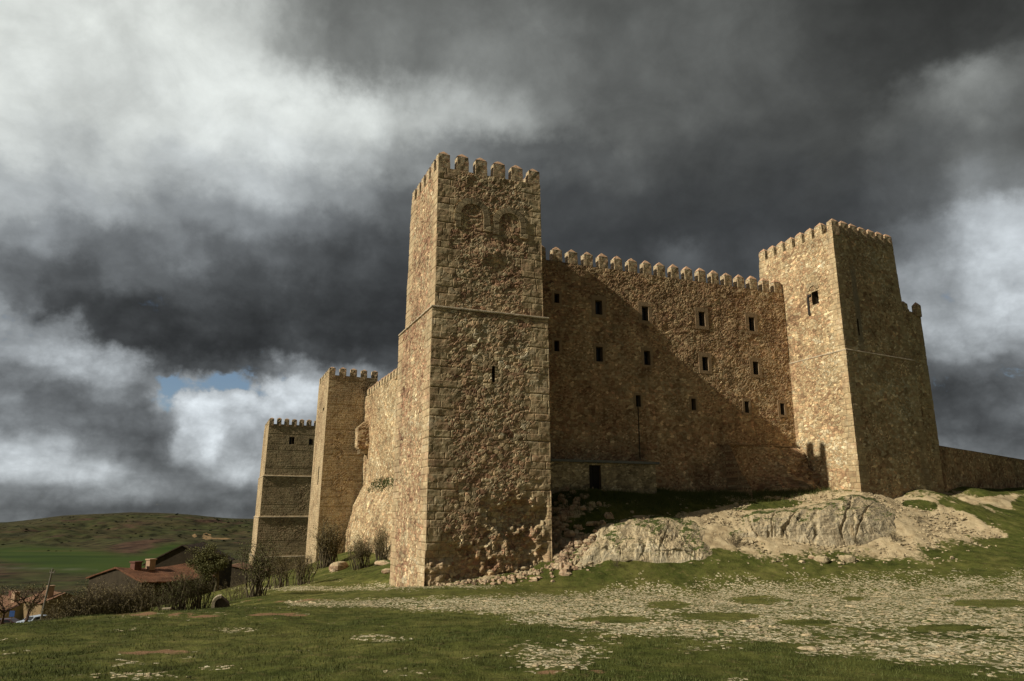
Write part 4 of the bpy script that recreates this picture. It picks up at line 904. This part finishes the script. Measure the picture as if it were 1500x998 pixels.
# taller rough grass along the foot of the walls
n = 16000; uu = rng.uniform(8.5, 31.2, n); vv = 3.6-np.abs(rng.normal(0, .9, n))+(uu > 17.5)*rng.uniform(0, 1.9, n); wx_, wy_, _ = W(uu, vv)
zz = H(wx_, wy_); blades(0, (wx_, wy_, zz, np.ones(n)), .12, .5, .015, 'tall_grass', 'taller rough grass growing along the foot of the curtain wall and shed', M_GR)
# grass on the batter ledge
n = 1100; vv = rng.uniform(15, 36, n); uu = 4.7-rng.uniform(.0, .8, n); wx_, wy_, _ = W(uu, vv); M_GD = leafmat('dark_ledge_grass', (.03, .045, .012), (.08, .10, .03))
blades(0, (wx_, wy_, 3.0-(4.7-uu)*1.2+rng.normal(0, .18, n), .3+fbm(vv*.9, vv*0, 4)), .08, .4, .05, 'ledge_grass', 'dark grass growing on top of the rubble batter', M_GD)
# ------------------------------------------------------------------ shrubs and trees
M_TWIG = flat('twig_bark', (.10, .08, .05), .9, .3); M_TWIGR = flat('reddish_twigs', (.085, .05, .038), .9, .3)
M_L1 = leafmat('olive_leaves', (.06, .065, .022), (.15, .14, .05)); M_L2 = leafmat('brown_buds', (.11, .088, .04), (.22, .175, .08)); M_L3 = leafmat('green_leaves', (.03, .05, .012), (.075, .11, .022))
def shrub(name, loc, w, h, stems, leaves, mleaf, mtwig, label, seed, group=None, upright=.5, cat='shrub'):
    r = random.Random(seed); g = np.random.default_rng(seed)
    root = empty(name, loc, 0, label, cat, group); mb = MB(); tips = []
    for i in range(stems):
        a = r.uniform(0, 6.283); lean = r.uniform(.1, 1.)*(1-upright*.5); L = h*r.uniform(.6, 1.02)
        bx_, by_ = r.gauss(0, w*.13), r.gauss(0, w*.13); ex, ey = bx_+math.cos(a)*w*.5*lean, by_+math.sin(a)*w*.5*lean
        pts = [(bx_, by_, -.15)]
        for k in (1, 2, 3): t = k/3; pts.append((bx_+(ex-bx_)*t**.8+r.gauss(0, .03*w), by_+(ey-by_)*t**.8+r.gauss(0, .03*w), L*t*(1-.15*t*lean)))
        t0 = .014*h; mb.tube(pts, [t0, t0*.8, t0*.55, t0*.25], 4, 0, False)
        for k in range(9):
            q = r.randint(1, 2); t = r.random(); p = [pts[q][c]*(1-t)+pts[q+1][c]*t for c in range(3)]
            b_ = r.uniform(0, 6.283); l = h*r.uniform(.1, .28); e = (p[0]+math.cos(b_)*l*.6, p[1]+math.sin(b_)*l*.6, p[2]+l*r.uniform(.3, .9))
            mb.tube([p, e], [t0*.35, t0*.12], 3, 0, False); tips.append(e); tips.append([(p[c]+e[c])/2 for c in range(3)])
        tips += pts[2:]
    o = mb.build('stems', mtwig, root)
    tp = np.array(tips); idx = g.integers(0, len(tp), leaves); P = tp[idx]+g.normal(0, .06*h, (leaves, 3))*[1, 1, .8]; P[:, 2] = np.maximum(P[:, 2], .02*h)
    s = h*.011*g.uniform(.5, 1.5, leaves); n1_ = g.normal(size=(leaves, 3)); n1_ /= np.linalg.norm(n1_, axis=1, keepdims=True); n2_ = np.cross(n1_, g.normal(size=(leaves, 3))); n2_ /= np.linalg.norm(n2_, axis=1, keepdims=True)
    s = s[:, None]; Vv = np.stack([P-n1_*s, P+n2_*s*.6, P+n1_*s*1.3, P-n2_*s*.6], 1).reshape(-1, 3)
    mesh_obj('foliage', Vv, np.arange(4*leaves).reshape(-1, 4), mleaf, root)
    return root
def shrub_px(px, Y, wpx, hpx, **k):
    x, y, z = ground_px(px, Y); s = Y/1085.; return shrub('shrub', (x, y, z), wpx*s, hpx*s, **k)
SH = [ # px, depth, width px, height px, stems, leaves, kind, label
 (378, 43, 66, 72, 34, 3800, 1, 'olive fan-shaped shrub standing left of the middle tower foot'),
 (350, 44, 44, 30, 20, 1800, 2, 'low brown shrub just left of the fan-shaped olive one'),
 (444, 50, 44, 44, 30, 3000, 2, 'round brown shrub before the middle tower foot'),
 (412, 53, 56, 50, 26, 3000, 2, 'brown twiggy shrub between the fan-shaped one and the round one'),
 (478, 66, 52, 62, 40, 5200, 2, 'dense dark brown shrub against the shaded face of the middle tower'),
 (528, 60, 50, 46, 36, 4600, 2, 'brown shrub at the foot of the rubble batter beside two boulders'),
 (556, 57, 34, 52, 26, 2600, 2, 'narrow brown shrub tucked behind the left edge of the near tower'),
 (120, 40, 58, 66, 60, 3600, 2, 'bare upright shrub at the left end of the row before the gabled house'),
 (150, 40.5, 56, 70, 60, 3600, 2, 'bare upright shrub, second from left in the row before the gabled house'),
 (182, 41, 56, 64, 60, 3400, 2, 'bare upright shrub in the middle of the row before the gabled house'),
 (211, 41, 54, 62, 56, 3000, 2, 'bare upright shrub before the orange roof edge, right end of its row'),
 (247, 38, 46, 46, 20, 1300, 1, 'sparse spreading shrub with straight stems beside the small dark stone'),
 (272, 38.5, 52, 58, 40, 3000, 1, 'tall olive shrub with many straight stems, tallest in the meadow edge'),
 (296, 39, 34, 48, 24, 2200, 1, 'thin olive shrub at the right flank of the tall one'),
 (90, 52, 60, 40, 30, 3000, 2, 'low brown thicket shrub beside the leaning pole'),
 (575, 36.5, 0, 0, 0, 0, 0, '')]
for i, (px, Y, w, h, s, l, kd, lab) in enumerate(SH):
    if w: shrub_px(px, Y, w, h, stems=s, leaves=l, mleaf=(M_L1 if kd == 1 else M_L2), mtwig=M_TWIG, label=lab, seed=100+i, group='brown and olive shrubs at the meadow edge')
for i, (px, py, Y, s, lab) in enumerate([(1076, 782, 45.2, .8, 'dark scrubby tuft in the hollow between the cream ledge and the grey cliff'), (903, 826, 42.0, .42, 'small brown tuft at the foot of the cream ledge'), (875, 782, 44.6, .5, 'brown tuft on the slope left of the cream ledge'),
                                       (1345, 765, 49.5, .5, 'dark tuft on bare soil right of the grey cliff'), (1310, 798, 46.6, .7, 'dark tuft at the right foot of the grey cliff'), (1255, 792, 46.2, .5, 'brown tuft at the middle foot of the grey cliff')]):
    r = ray(px, py); x = r[0]/r[1]*Y; shrub('grass_tuft', (x, Y, Hs(x, Y)), s*1.6, s, 26, 900, M_L2, M_TWIG, lab, 300+i, 'tufts on the bank', .2, 'tuft')
def tree(name, loc, H_, cw, ch, leaves, mleaf, label, seed, group=None, lsz=.06, trunk=.14, mtw=None):
    r = random.Random(seed); g = np.random.default_rng(seed); root = empty(name, loc, 0, label, 'tree', group); mb = MB(); tips = []
    def br(p, d, L, rd, lev):
        pts = [p]; n = 4; q = Vector(p); dd = Vector(d)
        for k in range(n): dd = (dd+Vector((r.gauss(0, .14), r.gauss(0, .14), r.gauss(.04, .08)))).normalized(); q = q+dd*(L/n); pts.append(tuple(q))
        mb.tube(pts, [rd*(1-.17*k) for k in range(n+1)], 6 if lev < 2 else 3, 0, False)
        if lev >= 2: tips.extend(pts[2:])
        if lev < 4:
            for k in range(3 if lev else 5):
                t = r.randint(2, n); a = r.uniform(0, 6.283); e = Vector((math.cos(a), math.sin(a), r.uniform(.1, 1.0))).normalized(); e = (e+dd*.5).normalized()
                br(pts[t], e, L*r.uniform(.5, .75), rd*.5, lev+1)
    br((0, 0, -.2), (0, 0, 1), H_*.42, trunk, 0)
    tp = np.array(tips); tp[:, 0] *= cw/(2*max(.1, np.percentile(np.abs(tp[:, 0]), 97))); tp[:, 1] *= cw/(2*max(.1, np.percentile(np.abs(tp[:, 1]), 97)))
    sx_ = cw/(2*max(.1, np.percentile(np.abs(np.array(tips)[:, 0]), 97))); sy_ = cw/(2*max(.1, np.percentile(np.abs(np.array(tips)[:, 1]), 97))); zmx = max(tp[:, 2]); kz = H_/zmx
    mb.v = [(x*(1 if z < H_*.3 else 1+(sx_-1)*min(1, (z-H_*.3)/(H_*.15))), y*(1 if z < H_*.3 else 1+(sy_-1)*min(1, (z-H_*.3)/(H_*.15))), z*kz) for x, y, z in mb.v]; tp[:, 2] *= kz
    mb.build('trunk', mtw or M_TWIG, root)
    idx = g.integers(0, len(tp), leaves); P = tp[idx]+g.normal(0, .045*H_, (leaves, 3)); s = (lsz*g.uniform(.5, 1.5, leaves))[:, None]
    n1_ = g.normal(size=(leaves, 3)); n1_ /= np.linalg.norm(n1_, axis=1, keepdims=True); n2_ = np.cross(n1_, g.normal(size=(leaves, 3))); n2_ /= np.linalg.norm(n2_, axis=1, keepdims=True)
    Vv = np.stack([P-n1_*s, P+n2_*s*.7, P+n1_*s*1.2, P-n2_*s*.7], 1).reshape(-1, 3); mesh_obj('crown', Vv, np.arange(4*leaves).reshape(-1, 4), mleaf, root); return root
def tree_px(px, Y, hpx, wpx, leaves, ml, label, seed, lsz=.06, mtw=None, ztop=None):
    x, y, z = ground_px(px, Y); s = Y/1085.
    return tree('tree', (x, y, z), hpx*s, wpx*s, hpx*s*.6, leaves, ml, label, seed, None, lsz, .1+.002*hpx, mtw)
tree_px(318, 72, 62, 58, 15000, M_L1, 'dark green bushy tree left of the farthest tower', 41, .05)
tree_px(12, 84, 66, 60, 1600, M_L2, 'bare reddish tree above the parked dark car at the left edge', 42, .05, M_TWIGR)
tree_px(44, 80, 62, 46, 1200, M_L2, 'thin bare tree between the parked cars', 43, .05, M_TWIGR)
tree_px(357, 118, 34, 34, 1800, M_L2, 'small brown tree by the left edge of the farthest tower', 44, .08, M_TWIGR)
# ------------------------------------------------------------------ stone ruins in the grass
def arch_stone(px, Y, w, h, label, full):
    x, y, z = ground_px(px, Y); root = empty('stone_arch', (x, y, z), RZ*0+.35, label, 'stone'); mb = MB(); n = 7
    if full:
        for k in range(n):
            a0, a1 = math.pi*.5+math.pi*.5*k/n*1.0, math.pi*.5+math.pi*.5*(k+1)/n-.03
            q = [(rr*math.cos(a)*w*.5+.1, dd, h*.45+rr*math.sin(a)*h*.55) for dd in (-.3, .35) for a in (a0, a1) for rr in (.68, 1.03)]
            mb.add(q, [(0, 1, 3, 2), (4, 6, 7, 5), (0, 4, 5, 1), (2, 3, 7, 6), (1, 5, 7, 3), (0, 2, 6, 4)])
        mb.box(-w*.5+.08, -w*.34+.1, -.3, .35, -.3, h*.45)
    else: mb.box(-w*.5, -w*.38, -.2, .2, -.2, h*.8); mb.box(-w*.5, w*.1, -.2, .2, h*.8, h*.98)
    mb.build('arch_ring', M_STRING, root)
    b2 = MB(); prof = [(-w*.34, -.3), (-w*.34, h*.45), (-w*.22, h*.72), (.05, h*.9), (w*.3, h*.7), (w*.62, h*.35), (w*.78, -.3)]
    if not full: prof = [(-w*.38, -.3), (-w*.38, h*.8), (w*.1, h*.8), (w*.4, h*.5), (w*.5, -.3)]
    k = len(prof); b2.add([(p[0], d, p[1]) for d in (-.2, .9) for p in prof], [tuple(range(k)), tuple(range(k, 2*k))[::-1]]+[(i, i+k, (i+1) % k+k, (i+1) % k) for i in range(k)])
    b2.build('rubble_core', flat('dark_rubble_core'+str(px), (.085, .06, .045), .95, .4, 3., .05), root)
arch_stone(323, 36, .75, .62, 'small broken stone arch stub with a pale ring, standing in the meadow', True)
arch_stone(252, 37, .6, .5, 'dark squared stone stub with pale edge under the spreading shrub', False)
# ------------------------------------------------------------------ houses
def tilemat(name, c):
    m, nb, b, out = new_mat(name); t = nb.node('ShaderNodeTexCoord').outputs['Object']; x, y, z = nb.sep(t)
    w = nb.node('ShaderNodeTexWave'); w.inputs['Scale'].default_value = 1.6; w.inputs['Distortion'].default_value = .6; nb.l.new(t, w.inputs['Vector']); w.bands_direction = 'Y'
    f = nb.noise(t, 1.1, 6., .65); f2 = nb.noise(t, 6., 4., .6)
    nb.l.new(nb.mix(1., nb.mix(1., nb.ramp(f, [(.3, tuple(q*.45 for q in c)), (.5, c), (.7, tuple(min(1, q*1.3) for q in c))]), nb.ramp(w.outputs['Fac'], [(0, .6), (1, 1.15)]), 'MULTIPLY'), nb.ramp(f2, [(.3, .7), (.7, 1.25)]), 'MULTIPLY'), b.inputs['Base Color'])
    bump(nb, b, nb.math('ADD', w.outputs['Fac'], f2), .06); return m
M_T1 = tilemat('orange_roof_tiles', (.19, .085, .045)); M_T2 = tilemat('faded_roof_tiles', (.24, .13, .08)); M_T3 = tilemat('brown_roof_tiles', (.10, .07, .05))
M_H1 = flat('cloud_shaded_house_wall', (.042, .032, .02), .95, .45, 1.5, .04); M_H2 = flat('cream_house_wall', (.40, .33, .20), .9, .2); M_H3 = flat('ochre_house_wall', (.20, .14, .075), .9, .3)  # first wall colour is darkened to carry cloud shade over the houses
M_CH = flat('brick_chimney', (.13, .06, .045), .95, .3); M_CH2 = flat('tan_chimney', (.36, .24, .16), .95, .2)
def house(px, Y, w, d, he, hr, rz, mw, mr, label, chim=(), wins_=(), zoff=0., sag=.12, skew=0.):
    """gable faces -y (local); ridge along local y"""
    x, y, z = ground_px(px, Y); root = empty('house', (x, y, z+zoff), rz, label, 'house', 'houses below the castle'); hx = w/2; rx = skew
    wb = MB(); pf = [(-hx, 0, -3), (hx, 0, -3), (hx, 0, he), (rx, 0, he+hr), (-hx, 0, he)]; pb = [(a, d, c) for a, _, c in pf]
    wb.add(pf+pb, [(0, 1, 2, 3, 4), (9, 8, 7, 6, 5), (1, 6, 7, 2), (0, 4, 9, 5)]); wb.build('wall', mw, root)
    for s in (-1, 1):
        rb = MB(); N1, N2 = 8, 14; vs = []
        for lay in (0, .12):
            for i in range(N1+1):
                for j in range(N2+1):
                    t = i/N1; v = j/N2; e = hx+.25
                    X = rx+(s*e-rx)*t; Z = he+hr-(hr+hr*.25/hx)*t+lay+.03; Z += -sag*math.sin(math.pi*v)*(1-.5*t)+random.uniform(-.03, .03)
                    vs.append((X, -.2+(d+.4)*v, Z))
        k = (N1+1)*(N2+1); fs = []
        for i in range(N1):
            for j in range(N2):
                a = i*(N2+1)+j; fs.append((k+a, k+a+N2+1, k+a+N2+2, k+a+1)); fs.append((a, a+1, a+N2+2, a+N2+1))
        for j in range(N2): a = N1*(N2+1)+j; fs.append((a, a+1, k+a+1, k+a)); fs.append((j, k+j, k+j+1, j+1))
        for i in range(N1): a = i*(N2+1); b_ = a+N2+1; fs.append((a, b_, k+b_, k+a)); a += N2; b_ += N2; fs.append((a, k+a, k+b_, b_))
        rb.add(vs, fs); rb.build('roof_slope', mr, root)
    for (cx_, cy_, cw, ct, mt) in chim:
        cb = MB(); cb.box(cx_-cw/2, cx_+cw/2, cy_-cw/2, cy_+cw/2, he, he+hr+ct); cb.box(cx_-cw*.62, cx_+cw*.62, cy_-cw*.62, cy_+cw*.62, he+hr+ct, he+hr+ct+.12); cb.build('chimney', mt, root)
    for (wx0, wz0, ww, wh) in wins_:
        b3 = MB(); b3.box(wx0-ww/2, wx0+ww/2, -.03, .1, wz0, wz0+wh); b3.box(wx0-ww/2-.08, wx0+ww/2+.08, -.08, .02, wz0-.1, wz0-.01); b3.build('window', M_GLASS, root)
    return root
house(168, 70, 8.4, 7.5, 3.1, 1.05, -.55, M_H1, M_T1, 'gabled stone house, walls coloured as if cloud-shaded, with a sagging orange tile roof behind the row of bare shrubs', [(.5, 1.6, .7, .45, M_CH), (.6, 3.0, .6, .6, M_CH2)], [(1.6, 1.0, .7, .9)], 0, .3, .2)
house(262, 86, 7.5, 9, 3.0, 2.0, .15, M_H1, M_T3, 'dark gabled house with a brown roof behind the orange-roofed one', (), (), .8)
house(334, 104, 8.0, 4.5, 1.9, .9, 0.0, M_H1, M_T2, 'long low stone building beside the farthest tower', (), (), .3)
house(52, 122, 9.5, 9.0, 3.8, 1.7, 1.15, M_H2, M_T2, 'cream house with a faded orange roof at the left edge behind the leaning pole', [(-1.5, 2., .8, .9, M_CH2), (1.2, 7, .8, .6, M_CH)], [(-1.2, 1.0, .9, 1.2)], .2)
house(98, 118, 6.0, 7.0, 3.6, 1.2, .9, M_H3, M_T2, 'small ochre house with a pale chimney left of the dark gabled house', [(-1.6, 1.5, .8, 1.1, M_CH2)], [(0, 1., .8, 1.)], .6)
house(8, 150, 9.0, 9.0, 3.6, 1.8, .7, M_H3, M_T3, 'brown-roofed house farthest left beyond the parked cars', [(1, 3, .8, .7, M_CH)], (), 1.2)
# ------------------------------------------------------------------ utility pole, sign, cars
x, y, z = ground_px(66, 62); root = empty('utility_pole', (x, y, z), 0, 'leaning grey utility pole beside the left-hand houses', 'pole')
M_POLE = flat('weathered_grey_pole', (.15, .135, .11), .9, .2); pb = MB(); zt = atY(75, 833, 62)[2]-z; pb.tube([(0, 0, -.5), (.25, 0, zt*.5), (.5, 0, zt)], [.1, .085, .065], 8); pb.build('shaft', M_POLE, root)
pb = MB(); pb.box(.3, .7, -.05, .05, zt-.35, zt-.25); pb.tube([(.32, 0, zt-.25), (.32, 0, zt-.12)], .04, 6); pb.tube([(.68, 0, zt-.25), (.68, 0, zt-.12)], .04, 6); pb.build('crossarm', M_POLE, root)
M_BLUE = flat('blue_sign_face', (.03, .07, .2), .5, .1); M_WHITE = flat('white_paint', (.7, .7, .68), .5, .05)
x, y, z = ground_px(25, 88); root = empty('road_sign', (x, y, z), 0, 'small square blue road sign on a post above the parked dark car', 'sign')
pb = MB(); pb.tube([(0, .05, -.2), (0, .05, 2.3)], .035, 6); pb.build('post', M_POLE, root); pb = MB(); pb.box(-.3, .3, -.02, .0, 1.7, 2.35); pb.build('panel', M_BLUE, root)
def car(loc, rz, paint, label):
    root = empty('parked_car', loc, rz, label, 'car', 'cars parked below the meadow')
    prof = [(-2.1, .35), (-2.12, .72), (-1.95, .92), (-1.2, 1.02), (-.75, 1.4), (.9, 1.44), (1.55, 1.08), (2.05, .95), (2.1, .4)]
    secs = [(-.86, .97), (-.8, 1.), (.8, 1.), (.86, .97)]; vs = []; k = len(prof)
    for sy, s in secs:
        for px_, pz_ in prof: inset = .16*max(0, (pz_-1.0)/.44); vs.append((px_*s, sy*(1-inset), .35+(pz_-.35)*s))
    fs = [tuple(range(k))[::-1], tuple(range(3*k, 4*k))]
    for a in range(3):
        for i in range(k): fs.append((a*k+i, a*k+(i+1) % k, (a+1)*k+(i+1) % k, (a+1)*k+i))
    mb = MB(); mb.add(vs, fs); mb.build('body', paint, root)
    for sg in (-1, 1):
        wb = MB(); wb.add([(-1.05, sg*.80, 1.04), (-.68, sg*.752, 1.34), (.82, sg*.75, 1.37), (1.35, sg*.80, 1.08), (-1.05, sg*.70, 1.04), (-.68, sg*.65, 1.34), (.82, sg*.65, 1.37), (1.35, sg*.70, 1.08)], [(0, 1, 2, 3), (7, 6, 5, 4)])
        for v_i in range(4): a = wb.v[v_i]; wb.v[v_i] = (a[0], a[1]+sg*.035, a[2])
        wb.build('side_window', M_GLASS, root)
        for xx in (-1.3, 1.3):
            tb = MB(); tb.tube([(xx, sg*.68, .32), (xx, sg*.88, .32)], .32, 14); tb.tube([(xx, sg*.87, .32), (xx, sg*.895, .32)], .18, 10, 1); tb.build('wheel', [M_PIPE, M_WHITE], root)
    for sg, nm in ((-1, 'windscreen'), (1, 'rear_window')):
        x0, x1 = (-1.2, -.75) if sg < 0 else (1.55, .92); wb = MB(); wb.add([(x0+sg*.03, -.68, 1.06), (x0+sg*.03, .68, 1.06), (x1+sg*.03, .6, 1.41), (x1+sg*.03, -.6, 1.41)], [(0, 1, 2, 3)]); wb.build(nm, M_GLASS, root)
    for sy in (-.6, .6): hb = MB(); hb.box(-2.14, -2.05, sy-.16, sy+.16, .66, .8); hb.build('headlight', M_WHITE, root)
    return root
M_CAR1 = flat('dark_red_car_paint', (.045, .008, .01), .3, .1, 2., 0., .5); M_CAR2 = flat('white_car_paint', (.62, .63, .64), .35, .05, 2., 0., .5); M_CAR3 = flat('silver_blue_car_paint', (.42, .48, .58), .35, .05, 2., 0., .5)
for px, Y, rz, mt, lb in [(15, 98, .12, M_CAR1, 'dark red car parked below the bare tree at the left edge'), (0, 101, .1, M_CAR2, 'white car at the far left edge behind the dark red one'), (61, 98, 1.2, M_CAR3, 'pale silver-blue car parked on light gravel below the pole')]:
    car(ground_px(px, Y), rz, mt, lb)
# ------------------------------------------------------------------ dark shrubs dotted over the far hill
proto = None; r = random.Random(5)
gB = np.random.default_rng(3); nL = 260; P = gB.normal(size=(nL, 3)); P /= np.linalg.norm(P, axis=1, keepdims=True); P *= gB.uniform(.4, 1, (nL, 1)); P[:, 2] = np.abs(P[:, 2])*.9
n1_ = gB.normal(size=(nL, 3)); n1_ /= np.linalg.norm(n1_, axis=1, keepdims=True); n2_ = np.cross(n1_, gB.normal(size=(nL, 3))); n2_ /= np.linalg.norm(n2_, axis=1, keepdims=True)
Vv = np.stack([P-n1_*.22, P+n2_*.2, P+n1_*.22, P-n2_*.2], 1).reshape(-1, 3)
M_HB = leafmat('dark_hill_scrub', (.018, .022, .01), (.04, .045, .018))
hb = []
for i in range(190):
    a = R(r.uniform(-36, -17)); d = r.choice([r.uniform(2150, 2640), r.uniform(1600, 2640)])
    s = r.uniform(1.8, 4.6)*(2.0 if r.random() < .04 else 1); xx, yy = math.sin(a)*d, math.cos(a)*d
    if proto is None: proto = mesh_obj('hill_shrub', Vv, np.arange(4*nL).reshape(-1, 4), M_HB); o = proto
    else: o = proto.copy(); COL.objects.link(o)
    o.location = (xx, yy, Hs(xx, yy)-.5); o.scale = (s, s, s*.8); o.rotation_euler = (0, 0, r.uniform(0, 6))
    tag(o, 'small dark shrub dotted on the far brown hillside', 'shrub', 'dark shrubs dotted over the far hillside')
sc.render.engine = 'CYCLES'
